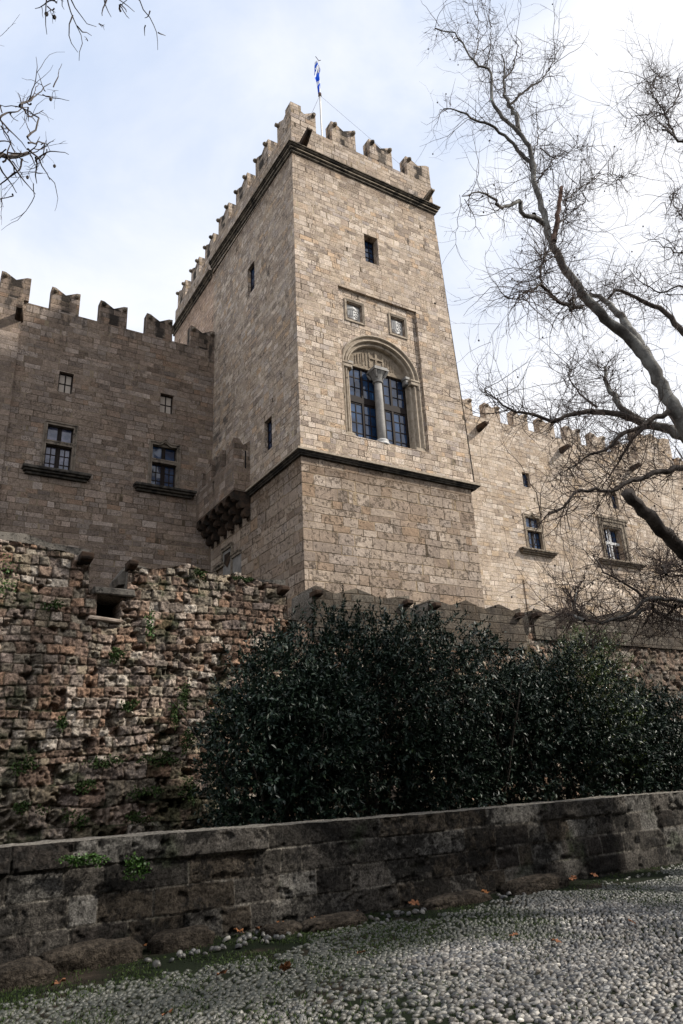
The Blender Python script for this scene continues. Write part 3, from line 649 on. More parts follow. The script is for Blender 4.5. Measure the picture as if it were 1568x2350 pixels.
for a, b in zip(ts, ts[1:]):             # little arches between the corbels, on the outer face
    m = (a+b)/2; r = (b-a)/2-.12; pts = [(XO+.003, a, 13.41), (XO+.003, a, 13.05), (XO+.003, a+.12, 13.05)]
    pts += [(XO+.003, m+r*math.cos(t), 13.08+.26*math.sin(t)) for t in np.linspace(math.pi, 0, 8)]
    pts += [(XO+.003, b-.12, 13.05), (XO+.003, b, 13.05), (XO+.003, b, 13.41)]
    mb.prism(pts, (.22, 0, 0))
sub(mb, 'corbel_arcade', M['dark_corbel'], ob, tw)
mb = MB()
# tablet: tall centre field and lower side fields with a stepped dark frame, on the side wall under the turret
xp = X0+.05
for (y0, y1, z0, z1) in ((28.6, 29.75, 10.9, 11.62), (27.7, 28.6, 10.1, 11.02), (29.5, 30.6, 10.1, 10.95)): mb.box(xp-.12, xp+.02, y0, y1, z1-.08, z1+.06); mb.box(xp-.16, xp+.02, y0-.03, y1+.03, z1+.04, z1+.10)
mb.box(xp-.12, xp+.02, 28.56, 28.66, 9.4, 11.55); mb.box(xp-.12, xp+.02, 29.68, 29.78, 10.95, 11.55); mb.box(xp-.12, xp+.02, 30.5, 30.62, 9.4, 10.9)
tb = mb.build('tablet_frame', M['old_stone'], tw)
mb = MB(); mb.box(xp-.05, xp+.02, 28.66, 29.68, 9.4, 11.54); sub(mb, 'marble_tablet', M['lime_grey'], tb, tw)
mb = MB(); mb.box(xp-.05, xp+.02, 27.72, 28.56, 9.4, 10.94); sub(mb, 'marble_tablet', M['lime_grey'], tb, tw)
mb = MB(); mb.prism([(xp-.09, 28.85, 11.35), (xp-.09, 29.45, 11.35), (xp-.09, 29.45, 10.95), (xp-.09, 29.15, 10.7), (xp-.09, 28.85, 10.95)], (.05, 0, 0)); sub(mb, 'carved_shield', M['dark_corbel'], tb, tw)

# ------------------------------------------------------------------ LEFT WING
lw = thing('castle_wing', 'shaded left castle wing with two cross windows over blackened sills', 'castle', (5, YB, 0))
mb = MB()
W1, W2 = (4.0, 5.46, 14.88, 17.27), (8.75, 10.3, 14.88, 17.25)
S1, S2 = (4.43, 5.07, 18.84, 19.9), (9.19, 9.85, 18.9, 19.95)
holed(mb, -14, X0, 0, 22.4, [W1, W2, (*S1, .3), (*S2, .3)], fy(YB), .3)
mb.add([(-14, YB, 22.4), (X0, YB, 22.4), (X0, YB+8, 22.4), (-14, YB+8, 22.4)], [(0, 1, 2, 3)])
mb.box(-14, 2.55, YB-.13, YB-.002, 0, 22.4)
mb.build('wall', M['left'], lw)
mb = MB(); mb.box(2.56, X0, YB, YB+.55, 22.4, 23.1); mb.box(-14, 2.56, YB-.13, YB+.55, 22.4, 23.1); mb.build('parapet', M['left_parapet'], lw)
LH = 1.28
for x, wd, y in ((3.72, 1.32, YB), (5.99, 1.34, YB), (8.3, 1.36, YB), (10.62, 1.33, YB)): merlon(lw, x, y, 23.1, wd, .55, LH, .3, M['left_merlon'])
merlon(lw, 1.5, YB-.13, 23.1, 1.27, .6, LH, .28, M['left_merlon'], pegs=(.16,))
for x in (-.8, -3.1, -5.4): merlon(lw, x, YB-.13, 23.1, 1.3, .55, LH, .3, M['left_merlon'])
spout(lw, (2.45, YB-.1, 22.1), (2.35, YB-.9, 22.2), .16)
for W_ in (S1, S2):
    o = windowpart(lw, fy(YB+.2), [(*W_, 2, 2, .05, .06)], glass='curtain')
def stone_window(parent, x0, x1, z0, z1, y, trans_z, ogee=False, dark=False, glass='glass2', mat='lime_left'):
    """moulded stone surround, stone transom, casements behind"""
    mb = MB(); e = .12; yy = y
    # outer roll and inner fillet: jambs
    for a, b, o_ in ((0, .055, .06), (.055, .12, .015), (.12, .17, .04)):
        mb.box(x0+a, x0+b, yy-o_, yy+.3, z0, z1-(a if not ogee else a)); mb.box(x1-b, x1-a, yy-o_, yy+.3, z0, z1-a)
        if not ogee: mb.box(x0+b, x1-b, yy-o_+.001, yy+.299, z1-b, z1-a)
    if ogee:
        n = 24; mc = (x0+x1)/2; hw = (x1-x0)/2
        def og(x):
            t = abs(x-mc)/hw
            return .26*max(0, 1-t*2.4)**1.9 + (-.02*math.cos(t*math.pi) if t > .42 else 0)
        for a, b, o_ in ((0, .055, .065), (.055, .12, .02), (.12, .17, .04)):
            xs_ = np.linspace(x0+b, x1-b, n); vs = []
            for x in xs_: vs += [(x, yy-o_, z1-b+og(x)), (x, yy-o_, z1-a+og(x)), (x, yy+.2, z1-a+og(x)), (x, yy+.2, z1-b+og(x))]
            mb.add(vs, [(i*4+j, i*4+(j+1) % 4, (i+1)*4+(j+1) % 4, (i+1)*4+j) for i in range(n-1) for j in range(4)]+[(0, 1, 2, 3), tuple(range(4*n-4, 4*n))])
        mb.box(x0+.18, x1-.18, yy+.1, yy+.28, z1-.17, z1-.0)
    mb.box(x0+.17, x1-.17, yy-.03, yy+.28, trans_z-.1, trans_z+.1); mb.box(x0+.17, x1-.17, yy-.05, yy+.02, trans_z+.03, trans_z+.09)
    o = mb.build('window', M[mat], parent)
    f, gl = MB(), MB(); a, b = x0+.17, x1-.17; m = (a+b)/2
    for u0, u1 in ((a, m-.03), (m+.03, b)):
        panes(f, gl, fy(yy+.2), u0, u1, trans_z+.1, z1-.12, 1 if ogee or True else 2, 1, .03, .06)
        panes(f, gl, fy(yy+.2), u0, u1, z0, trans_z-.1, 2, 3, .04, .07)
    f.box(m-.035, m+.035, yy+.17, yy+.26, z0, z1-.12)
    sub(f, 'casement', M['wood'], o, parent); sub(gl, 'pane', M[glass], o, parent); return o
def sill(parent, x0, x1, z, y, d=.42, mat='black_stone'):
    mb = MB(); mb.box(x0, x1, y-d, y+.02, z-.13, z); mb.box(x0+.06, x1-.06, y-d*.75, y+.019, z-.22, z-.131); mb.box(x0+.14, x1-.14, y-d*.4, y+.018, z-.33, z-.221)
    o = mb.build('window_sill', M[mat], parent, bevel=.02, jag=.02); return o
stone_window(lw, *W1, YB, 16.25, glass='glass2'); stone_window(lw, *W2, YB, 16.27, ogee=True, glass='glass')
sill(lw, 3.3, 6.15, 14.87, YB); sill(lw, 8.1, 11.05, 14.87, YB)
# faint relieving arches over the two windows
for a, b, z in ((3.9, 5.6, 17.7), (8.7, 10.35, 17.75)):
    mb = MB(); n = 9; m = (a+b)/2
    for i in range(n):
        t0, t1 = math.pi*(.82-.64*i/n), math.pi*(.82-.64*(i+1)/n)-.012; r0, r1 = 1.5, 1.78; zc = z-1.28
        mb.prism([(m+r0*math.cos(t0), YB-.006, zc+r0*math.sin(t0)), (m+r1*math.cos(t0), YB-.006, zc+r1*math.sin(t0)), (m+r1*math.cos(t1), YB-.006, zc+r1*math.sin(t1)), (m+r0*math.cos(t1), YB-.006, zc+r0*math.sin(t1))], (0, .03, 0))
    mb.build('relieving_arch', M['left'], lw)

# ------------------------------------------------------------------ RIGHT WING
rw_ = thing('castle_wing', 'sunlit right castle wing running away behind the bare branches', 'castle', (40, YB, 0))
mb = MB()
V1, V2 = (33.1, 34.75, 14.72, 17.15), (40.75, 42.55, 14.85, 17.3)
T1, T2 = (33.58, 34.25, 19.1, 20.15), (42.3, 43.0, 18.9, 20.1)
holed(mb, 20.3, 64, 0, 22.8, [V1, (*V2, .5), (*T1, .35), (*T2, .35)], fy(YB), .3)
mb.add([(20.3, YB, 22.8), (64, YB, 22.8), (64, YB+8, 22.8), (20.3, YB+8, 22.8)], [(0, 1, 2, 3)])
mb.box(20.3, 32.3, YB-.05, YB-.002, 0, 21.9)
# thicker foot with a sloped top and two deep slots
holed(mb, 32.3, 64, 0, 12.55, [(35.55, 36.2, 11.0, 12.4, .6), (43.4, 44.1, 11.0, 12.4, .3)], fy(YB-.12), .3)
mb.add([(32.3, YB-.12, 12.55), (64, YB-.12, 12.55), (64, YB-.0, 12.9), (32.3, YB-.0, 12.9)], [(0, 1, 2, 3)])
mb.add([(32.3, YB-.12, 0), (32.3, YB, 0), (32.3, YB, 12.9), (32.3, YB-.12, 12.55)], [(0, 1, 2, 3)])
mb.build('wall', M['right'], rw_)
mb = MB()
for x0 in (35.55, 43.4): MB().box(x0, x0+.65, YB+.1, YB+.12, 11, 12.4).build('slot_dark_back', M['dark'], rw_)  # dark sheet standing for the unlit depth of each slot
mb = MB(); mb.box(20.3, 64, YB, YB+.55, 22.8, 23.5); mb.build('parapet', M['right_parapet'], rw_)
for x, x1 in ((26.2, 27.5), (28.5, 29.86), (31.0, 32.3), (33.5, 34.87), (35.98, 37.45), (38.7, 40.1), (41.3, 42.8), (44.0, 45.6), (51.6, 53.1), (54.4, 55.9), (57.2, 58.6)):
    merlon(rw_, x, YB, 23.5, x1-x, .55, 1.25, .26, M['right_parapet'])
mb = MB(); mb.box(46.4, 50.8, YB-.05, YB+3, 22.85, 25.2); mb.prism([(46.4, YB-.05, 25.2), (50.8, YB-.05, 25.2), (50.8, YB-.05, 26.15), (50.0, YB-.05, 26.1), (49.4, YB-.05, 25.85), (48.6, YB-.05, 26.2), (47.6, YB-.05, 25.8), (46.4, YB-.05, 26.2)], (0, .6, 0))
mb.build('turret', M['right_parapet'], rw_)
spout(rw_, (30.2, YB, 22.55), (30.1, YB-.95, 22.6), .17); spout(rw_, (37.75, YB, 22.5), (37.7, YB-.9, 22.55), .16); spout(rw_, (45.3, YB, 22.5), (45.2, YB-.9, 22.55), .16)
windowpart(rw_, fy(YB+.22), [(*T1, 2, 3, .04, .05)]); windowpart(rw_, fy(YB+.22), [(*T2, 2, 3, .04, .05)])
stone_window(rw_, *V1, YB, 16.15, ogee=True, glass='glass', mat='lime')
sill(rw_, 32.35, 35.5, 14.7, YB, .4, 'old_stone'); sill(rw_, 39.7, 44.3, 14.84, YB, .4, 'old_stone')
x0, x1, z0, z1 = V2
mb = MB()
mb.box(x0-.42, x1+.95, YB-.14, YB+.0, z1+.62, z1+.78)
for k, (a, b, d) in enumerate(((-.35, -.2, .08), (-.2, -.1, .03), (-.1, 0.0, .05))):
    pass
for a, b, d in ((.42, .6, .10), (.24, .42, .05), (.1, .24, .09), (.0, .1, .03)):
    mb.box(x1+a, x1+b, YB-d, YB+.02, z0, z1+b); mb.box(x0-b*.6, x1+a, YB-d+.001, YB+.019, z1+a, z1+b)
    mb.box(x0-b*.6, x0-a*.6, YB-d, YB+.02, z0, z1+a)
o = mb.build('window', M['old_stone'], rw_)
mb = MB(); mb.box((x0+x1)/2-.09, (x0+x1)/2+.09, YB+.22, YB+.36, z0, z1); mb.box(x0, x1, YB+.221, YB+.359, 16.15, 16.33); sub(mb, 'stone_cross', M['whitewood'], o, rw_)
f, gl = MB(), MB(); m = (x0+x1)/2
for u0, u1 in ((x0, m-.09), (m+.09, x1)):
    panes(f, gl, fy(YB+.4), u0, u1, z0, 16.15, 2, 3); panes(f, gl, fy(YB+.4), u0, u1, 16.33, z1, 2, 2)
sub(f, 'casement', M['wood'], o, rw_); sub(gl, 'pane', M['glass'], o, rw_)

# ------------------------------------------------------------------ FLAGPOLE
fp = thing('flagpole', 'white flagpole on the tower roof with a furled blue and white striped flag', 'flagpole', (16.05, 26, 28.6))
mb = MB(); mb.cone((16.05, 26, 28.6), (16.05, 26, 38.4), .055, .045, 10); mb.cone((16.05, 26, 38.4), (16.05, 26, 41.1), .035, .022, 8); mb.build('pole', M['pole'], fp)
mb = MB(); mb.cone((16.05, 26, 38.3), (16.05, 26, 38.5), .1, .09, 8); mb.cone((15.88, 26, 41.35), (16.1, 26, 41.12), .02, .02, 6); mb.cone((16.22, 26, 41.25), (16.05, 26, 41.1), .02, .02, 6); mb.build('pole_collar', M['bark_red'], fp)
for q in ((12.9, 23.4, 30.3), (19.2, 22.4, 30.8), (14.0, 31.0, 30.3)):
    MB().cone((16.05, 26, 38.35), q, .006, .006, 4).build('guy_wire', M['iron'], fp)
MB().cone((16.2, 26.02, 28.8), (16.08, 26.0, 38.3), .012, .012, 4).build('halyard', M['iron'], fp)
nu, nv = 9, 44; V = []; uu = []
for j in range(nv):
    t = j/(nv-1); z = 40.95-2.45*t; wv = (.05+.34*math.sin(math.pi*min(1, t*1.05))**.8)
    for i in range(nu):
        s_ = i/(nu-1); ph = s_*9+t*7
        V.append((15.98-.12*(1-t)*.8+wv*(s_-.45)*(1+.3*math.sin(t*11))+.05*math.sin(t*9), 26+.07*math.sin(ph)+.04*math.cos(t*13+s_*3), z)); uu.append((s_, t))
a = np.array([j*nu+i for j in range(nv-1) for i in range(nu-1)])
s = NT('flag_cloth', .8, .2)
at_ = s.new('ShaderNodeAttribute', attribute_name='Str')
s.base(s.ramp(at_.outputs['Fac'], [(0, (.0, .09, .62)), (.5, (.72, .76, .85))], 'CONSTANT'))
st = np.array([1. if math.sin(t*17+s_*5+math.sin(t*9)*1.5) > (.35 if t > .3 else -.2) else 0. for s_, t in uu])
o = bigmesh('flag', np.array(V), np.c_[a, a+1, a+nu+1, a+nu], s.m, fp, {'Str': st}, smooth=True)

# ------------------------------------------------------------------ masonry height fields (outer wall, street wall)
def masonry_field(x0, x1, z0, z1, res, rows, wrange, y, topf, pal, prot, rough, mort, mdeep, seed, wob=.03, erode=None, holes=(), moss=None, edge=.025, dark=None, zres=None, lay=(-2.5, 27.), cavity=1., hf=0., wander=.05, cmul=1., tl=.13):
    """stones laid in courses as real relief. Returns vertices, quads, colours"""
    rg = np.random.default_rng(seed); zres = zres or res
    nx = int((x1-x0)/res)+1; nz = int((z1-z0)/zres)+1
    X, Z = np.meshgrid(np.linspace(x0, x1, nx), np.linspace(z0, z1, nz))
    u = X+wob*2*(fbm(X*1.8, Z*1.8, 3, seed+50)-.5)*2; v = Z+wob*2*(fbm(X*.9+40, Z*2.1, 3, seed+60)-.5)*2+wander*(fbm(X*.25, Z*.1, 2, seed+66)-.5)
    zb = [z0-1.]
    while zb[-1] < z1+1: zb.append(zb[-1]+rows(zb[-1], rg))
    zb = np.array(zb); r = np.clip(np.searchsorted(zb, v)-1, 0, len(zb)-2)
    H = np.zeros_like(X); C = np.zeros(X.shape+(3,)); D = np.zeros_like(X); mid = (zb[r]+zb[r+1])/2
    for k in range(len(zb)-1):
        m = r == k; ub = [lay[0]-1.]
        wl, wh = wrange(zb[k])
        while ub[-1] < lay[1]+1: ub.append(ub[-1]+rg.uniform(wl, wh)*(1.6 if rg.random() < .12 else 1))
        ub = np.array(ub); c = np.clip(np.searchsorted(ub, u[m])-1, 0, len(ub)-2); n = len(ub)
        # each stone its own corners: shift head and bed joints a little
        jl = rg.uniform(0, .5, n)*edge; d = np.minimum(np.minimum(u[m]-ub[c]-jl[c], ub[c+1]-u[m]), np.minimum(v[m]-zb[k], zb[k+1]-v[m]-jl[c]))
        pr = rg.normal(0, prot, n); ci = rg.integers(0, len(pal), n); br = rg.uniform(.72, 1.28, n); tilt = rg.normal(0, tl, n); tz_ = rg.normal(0, tl, n)
        miss = rg.random(n) < .025
        if not m.any(): continue
        D[m] = d; H[m] = pr[c]+tilt[c]*(u[m]-(ub[c]+ub[c+1])/2)+tz_[c]*(v[m]-(zb[k]+zb[k+1])/2)-miss[c]*prot*3
        C[m] = np.array(pal)[ci[c]]*br[c][:, None]*cmul
    D = D+(fbm(X*11, Z*11, 3, seed+5)-.5)*edge*1.6
    e = np.clip(D/edge, 0, 1); e = e*e*(3-2*e)
    n1 = fbm(X*7, Z*7, 5, seed+1, .6)-.5; n2 = fbm(X*2.2, Z*2.2, 4, seed+2)-.5
    er = np.zeros_like(X) if erode is None else erode(X, Z)
    H = H*e-(1-e)*mdeep+n1*rough*(1+1.6*er)+n2*rough*.8*(1+2*er)
    cav = fbm(X*5.5+9, Z*7, 3, seed+9); H -= np.clip(cav-(.66-.12*er), 0, .2)*cavity*(rough/.03)
    H += hf*(fbm(X*19, Z*19, 3, seed+21)-.5)*(1+.8*er)
    C = C*(.45+1.1*fbm(X*13, Z*13, 4, seed+3, .7)[..., None])
    mc = np.array(mort)*(.7+.6*fbm(X*6, Z*6, 3, seed+4)[..., None]); C = C*e[..., None]+mc*(1-e[..., None])
    if moss is not None:
        f = moss(X, Z, e)[..., None]; C = C*(1-f)+np.array([.022, .036, .014])*f
    if dark is not None:
        f, dc = dark(X, Z); C = C*(1-f[..., None])+np.array(dc)*f[..., None]
    Yv = y-H
    for a, b, c, d, dep in holes:
        hm = (X > a) & (X < b) & (Z > c) & (Z < d); Yv = np.where(hm, y+dep, Yv); C[hm] = (.015, .013, .012)
    T = topf(X[0]); Zc = np.minimum(Z, T[None, :]+(fbm(X*4, Z*0, 3, seed+8)-.5)*rough*1.2)
    V = np.stack([X, Yv, Zc], -1)
    i, j = np.meshgrid(np.arange(nx-1), np.arange(nz-1)); a = (j*nx+i).ravel(); Q = np.c_[a, a+1, a+nx+1, a+nx]
    zz = Zc.ravel(); keep = (zz[Q[:, 2]]-zz[Q[:, 1]] > 1e-5) | (zz[Q[:, 3]]-zz[Q[:, 0]] > 1e-5)
    return V, Q[keep], C, nx, nz
def cap_strip(V, C, nx, th, capcol, n=5, seed=0, backz=None):
    """top and back of a wall, carried back from its top edge"""
    top = V[-1]; out = []; cc = []
    for k in range(n+1):
        p = top.copy(); p[:, 1] = top[:, 1]*(1-k/n)+(top[:, 1].mean()+th)*(k/n); p[:, 2] += (fbm(p[:, 0]*6, p[:, 1]*6, 3, seed+k)-.5)*.03*(k > 0)
        out.append(p); cc.append(np.array(capcol)*(.7+.6*fbm(p[:, 0]*5, p[:, 1]*5+k, 3, seed+3))[:, None])
    p = out[-1].copy(); p[:, 2] = 0 if backz is None else backz; out.append(p); cc.append(cc[-1])
    A = np.concatenate(out); B = np.concatenate(cc); m = len(out)
    i, j = np.meshgrid(np.arange(nx-1), np.arange(m-1)); a = (j*nx+i).ravel(); return A, np.c_[a, a+1, a+nx+1, a+nx], B

# outer wall: its skyline, measured at Y = 14
YO = 14.0
def PX(pts): return np.array([[at(x, y, YO)[0], at(x, y, YO)[2]] for x, y in pts])
sky_pts = PX([(-160, 1180), (0, 1236), (60, 1245), (190, 1276), (205, 1281), (206, 1362), (290, 1376), (291, 1316), (303, 1300), (345, 1306), (400, 1302), (432, 1293), (500, 1322), (548, 1312), (600, 1334), (655, 1343), (659, 1346),
              (661, 1420), (713, 1428), (714, 1352), (722, 1346), (765, 1366), (815, 1353), (872, 1377), (936, 1370), (940, 1374), (941, 1430), (982, 1436), (983, 1382), (990, 1377), (1035, 1393), (1066, 1380), (1108, 1401), (1142, 1389), (1175, 1405), (1194, 1396), (1197, 1404), (1198, 1455), (1213, 1457), (1214, 1405), (1228, 1400), (1262, 1416), (1318, 1401), (1370, 1420), (1420, 1404), (1480, 1424), (1540, 1406), (1600, 1424)])
ex = np.array([[26.5, sky_pts[-1, 1]], [26.55, 4.2], [27.5, 4.2], [27.55, 5.5], [34, 5.4]])
sky_pts = np.r_[sky_pts, ex]
topf = lambda x: np.interp(x, sky_pts[:, 0], sky_pts[:, 1])
opn = PX([(226, 1362), (275, 1420)])
PAL_RB = [(.17, .145, .115), (.23, .20, .16), (.19, .135, .105), (.24, .175, .135), (.15, .108, .085), (.27, .21, .17), (.22, .175, .15), (.30, .25, .21), (.18, .148, .125), (.23, .15, .105), (.38, .335, .285), (.20, .14, .105), (.17, .115, .085), (.26, .215, .16)]
def rows_o(z, rg): return rg.uniform(.13, .205) if z > 1.95 else (.34 if z > 1.3 else rg.uniform(.3, .42))
def er_o(X, Z): return np.clip((4.1+1.2*(fbm(X*.5, Z*.5, 2, 91)-.5)*2-Z)/1.6, 0, 1)*.9+.1
def moss_o(X, Z, e):
    n = fbm(X*1.8, Z*2.2, 5, 71, .6); return np.clip((n-.60+.07*(Z < 2.6)+.08*(1-e))*9, 0, 1)*.7
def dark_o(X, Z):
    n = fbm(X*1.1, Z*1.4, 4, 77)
    f = np.clip((X-7.2)*4, 0, 1)*np.clip((Z-5.35)*2.2+.75, 0, 1)*np.clip((n-.28)*5, .25, 1)+np.clip((n-.66)*8, 0, 1)*.5+np.clip((X-15)*.6, 0, 1)*.45  # right end: the wall's shade is painted in as darker colour
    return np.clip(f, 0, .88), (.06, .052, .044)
ow = thing('outer_wall', 'long reddish rubble wall with zigzag battlements below the castle', 'wall', (8, YO, 0))
parts_v, parts_q, parts_c, off = [], [], [], 0
for xa, xb, rs in ((-9, -1.3, .04), (-1.3, 7.4, .0165), (7.4, 25, .034)):
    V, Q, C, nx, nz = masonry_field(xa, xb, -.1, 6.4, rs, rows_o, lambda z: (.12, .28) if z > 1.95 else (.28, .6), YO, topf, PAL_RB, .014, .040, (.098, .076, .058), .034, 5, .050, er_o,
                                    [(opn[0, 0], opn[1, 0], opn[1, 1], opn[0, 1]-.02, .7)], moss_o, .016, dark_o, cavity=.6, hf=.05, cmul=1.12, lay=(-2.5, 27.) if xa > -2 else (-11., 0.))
    A, QA, B = cap_strip(V, C, nx, .95, (.16, .145, .125), 6, 3)
    for a_, q_, c_ in ((V.reshape(-1, 3), Q, C.reshape(-1, 3)), (A, QA, B)): parts_v.append(a_); parts_q.append(q_+off); parts_c.append(c_); off += len(a_)
bigmesh('wall_face', np.concatenate(parts_v), np.concatenate(parts_q), M['rubble'], ow, {'Col': np.concatenate(parts_c)})
# squared, blackened battlements over the rubble, right of the gap
for a_, b_ in ((714, 940), (983, 1197), (1214, 1700)):
    q = [p for p in zip(*[iter(sky_pts.ravel())]*2)]
    xa, xb = at(a_, 1380, YO)[0]+.02, at(b_, 1400, YO)[0]-.02
    xs_ = sorted({xa, xb, *[p[0] for p in q if xa < p[0] < xb]}); pl = [(x, YO-.06, float(topf(x))+.02) for x in xs_]
    zb_ = 4.6 if a_ < 1200 else 4.9
    mb = MB(); n = len(pl)
    for (p, r) in zip(pl, pl[1:]): mb.prism([(p[0], YO-.06, zb_), (r[0], YO-.06, zb_), r, p], (0, .75, 0))
    mb.build('merlon', M['outer_merlon'], ow)
# weathered gabled capstones that stand up behind the zigzag edge
def capstone(pts, y0=YO+.18, th=.7):
    P_ = [at(x, y, y0) for x, y in pts]
    return MB().prism(P_, (0, th, 0)).build('capstone', M['cap'], ow, jag=.015)
capstone([(-60, 1215), (0, 1219), (58, 1224), (118, 1247), (208, 1262), (208, 1300), (-60, 1300)]).location.y = 0
capstone([(272, 1322), (296, 1292), (330, 1300), (372, 1318), (372, 1340), (272, 1340)])
capstone([(400, 1315), (440, 1298), (470, 1312), (505, 1330), (505, 1345), (400, 1345)])
capstone([(545, 1330), (600, 1330), (655, 1330), (656, 1352), (545, 1352)])
for x, y, s_ in ((196, 1284, .12), (302, 1300, .10), (648, 1358, .10), (725, 1366, .10), (932, 1388, .10), (996, 1394, .10), (1188, 1416, .10), (1228, 1416, .10)):
    p = at(x, y, YO-.05); mb = MB(); mb.prism([(p[0]-s_, YO+.1, p[2]-s_*.8), (p[0]+s_, YO+.1, p[2]-s_*.8), (p[0]+s_, YO+.1, p[2]+s_*.9), (p[0]-s_, YO+.1, p[2]+s_*.9)], (0, -.34, 0))
    mb.v = [(a, b, c+(s_*.7 if (b < YO-.1 and c < p[2]) else 0)) for a, b, c in mb.v]; mb.build('wall_bracket', M['dark_corbel'], ow, bevel=.02, jag=.02)
a, b = opn[0], opn[1]
MB().box(a[0]-.12, b[0]+.25, YO-.1, YO+.3, a[1]-.03, a[1]+.12).build('lintel', M['cap'], ow, bevel=.02, jag=.03)
MB().box(a[0]-.18, b[0]+.05, YO-.09, YO+.3, b[1]-.09, b[1]+.0).build('window_sill', M['old_sill'], ow, bevel=.03, jag=.06)

# street wall
YS = 8.85
def rows_s(z, rg): return ROWS.pop(0) if ROWS else 5.
ROWS = []
class _Rows:
    def __init__(s): s.q = [.86, .30, .36, .315, .285]
def mk_rows():
    q = [1.15, .27, .285, .285, 3.]
    return lambda z, rg: q.pop(0) if q else 3.
PAL_S = [(.085, .074, .062), (.12, .104, .087), (.06, .05, .042), (.15, .134, .114), (.10, .08, .06), (.165, .15, .13)]  # stone tones lowered so the wall's shade sits in the colour
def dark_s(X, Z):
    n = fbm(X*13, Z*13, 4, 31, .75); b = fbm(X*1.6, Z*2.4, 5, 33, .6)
    f = np.clip((n-.47+1.0*(b-.5)-.05*(Z > .83))*9, 0, 1)*.88; f = np.maximum(f, np.clip((.22-Z)*2.2, 0, .6)); return f, (.017, .016, .015)  # black lichen, deepened to carry the shade on the wall
def moss_s(X, Z, e):
    n = fbm(X*2, Z*2.4, 4, 35); return np.clip((n-.68+.07*(1-e))*9, 0, 1)*.5
swl = thing('street_wall', 'low ashlar wall, dark with stains and painted shade, with long coping stones along the cobbled street', 'wall', (8, YS, 0))
parts_v, parts_q, parts_c, off = [], [], [], 0
for xa, xb, rs in ((-9, -.5, .03), (-.5, 8, .0125), (8, 24, .022)):
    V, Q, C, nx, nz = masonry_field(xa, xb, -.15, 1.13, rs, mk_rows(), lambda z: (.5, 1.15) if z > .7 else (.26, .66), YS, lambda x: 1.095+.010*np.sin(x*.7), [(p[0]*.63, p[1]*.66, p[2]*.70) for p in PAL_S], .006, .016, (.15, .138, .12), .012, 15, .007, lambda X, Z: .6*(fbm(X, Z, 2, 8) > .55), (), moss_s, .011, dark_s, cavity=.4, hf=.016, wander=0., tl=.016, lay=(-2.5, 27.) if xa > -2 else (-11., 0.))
    V[..., 1] -= np.clip((V[..., 2]-.842)*60, 0, 1)*.014+.07*np.clip(.5-V[..., 2], 0, 1)
    A, QA, B = cap_strip(V, C, nx, .5, (.15, .138, .12), 8, 13)
    for a_, q_, c_ in ((V.reshape(-1, 3), Q, C.reshape(-1, 3)), (A, QA, B)): parts_v.append(a_); parts_q.append(q_+off); parts_c.append(c_); off += len(a_)
bigmesh('wall_face', np.concatenate(parts_v), np.concatenate(parts_q), M['street_wall'], swl, {'Col': np.concatenate(parts_c)})

# ------------------------------------------------------------------ COBBLES
def uvhemi(nr, ns):
    vs = [(0, 0, 1)]
    for i in range(1, nr+1):
        a = math.pi*.62*i/nr
        for j in range(ns): b = 2*math.pi*j/ns; vs.append((math.sin(a)*math.cos(b), math.sin(a)*math.sin(b), math.cos(a)))
    tri = [(0, 1+j, 1+(j+1) % ns) for j in range(ns)]
    for i in range(nr-1):
        for j in range(ns):
            p, q = 1+i*ns+j, 1+i*ns+(j+1) % ns; tri += [(p, p+ns, q+ns), (p, q+ns, q)]
    return np.array(vs), np.array(tri)
PV, PT = uvhemi(3, 8)
def pebbles(cx, cy, cz, a, b, h, ang, colr, name, seed=0, parent=None, full=False):
    rg = np.random.default_rng(seed); n = len(cx); k = len(PV)
    q = PV[None]*(1+rg.normal(0, .07, (n, k, 1))); x = q[..., 0]*a[:, None]; y = q[..., 1]*b[:, None]; z = q[..., 2]*h[:, None]
    tx, ty_ = rg.normal(0, .18, (2, n)); z = z+x*tx[:, None]+y*ty_[:, None]
    c, s = np.cos(ang)[:, None], np.sin(ang)[:, None]
    V = np.stack([cx[:, None]+x*c-y*s, cy[:, None]+x*s+y*c, cz[:, None]+z], -1).reshape(-1, 3)
    T = (PT[None]+(np.arange(n)*k)[:, None, None]).reshape(-1, 3)
    return V, T, np.repeat(colr, k, 0)
rg = np.random.default_rng(21)
def edge_y(x):      # where the paving ends towards the wall
    return 7.55+.10*x+.12*np.sin(x*1.7)+.35*(fbm(x*.7, x*0, 2, 44)-.5)-np.where(x < 2.0, (2.0-x)*.35, 0)
sx, sy = .068, .041
gx, gy = np.meshgrid(np.arange(-4.5, 19, sx), np.arange(2.6, 8.85, sy)); gx = gx+(np.arange(gx.shape[0]) % 2)[:, None]*sx/2
# the rows swing in shallow arcs, as laid by hand
gx = gx.ravel()+rg.normal(0, .013, gx.size); gy = gy.ravel()+rg.normal(0, .008, gx.size)
gy = gy+.10*np.sin(gx*1.3+.4)+.05*np.sin(gx*3.1)
e = edge_y(gx)-gy
green = fbm(gx*.8+3, gy*.8, 4, 12)
pres = np.where(e > 1.5, .985-.5*np.clip((green-.36)*6, 0, 1)*np.clip((4.6-gx)*.8, 0, 1), np.where(e > .45, .95-.5*np.clip((green-.45)*5, 0, 1)*np.clip((1.6-e), 0, 1), np.clip(e*2.2+.15, 0, .8)*np.clip((fbm(gx*1.5, gy*1.5, 3, 5)-.36)*6, 0, 1)))
inview = (gy > .70*gx-.6-.0*gy) | True
keep = (rg.random(gx.size) < pres) & (gy > gx*.42-2.2) & (gy > 2.4) & (gy < YS-.12)
gx, gy, e, green = gx[keep], gy[keep], e[keep], green[keep]; n = len(gx)
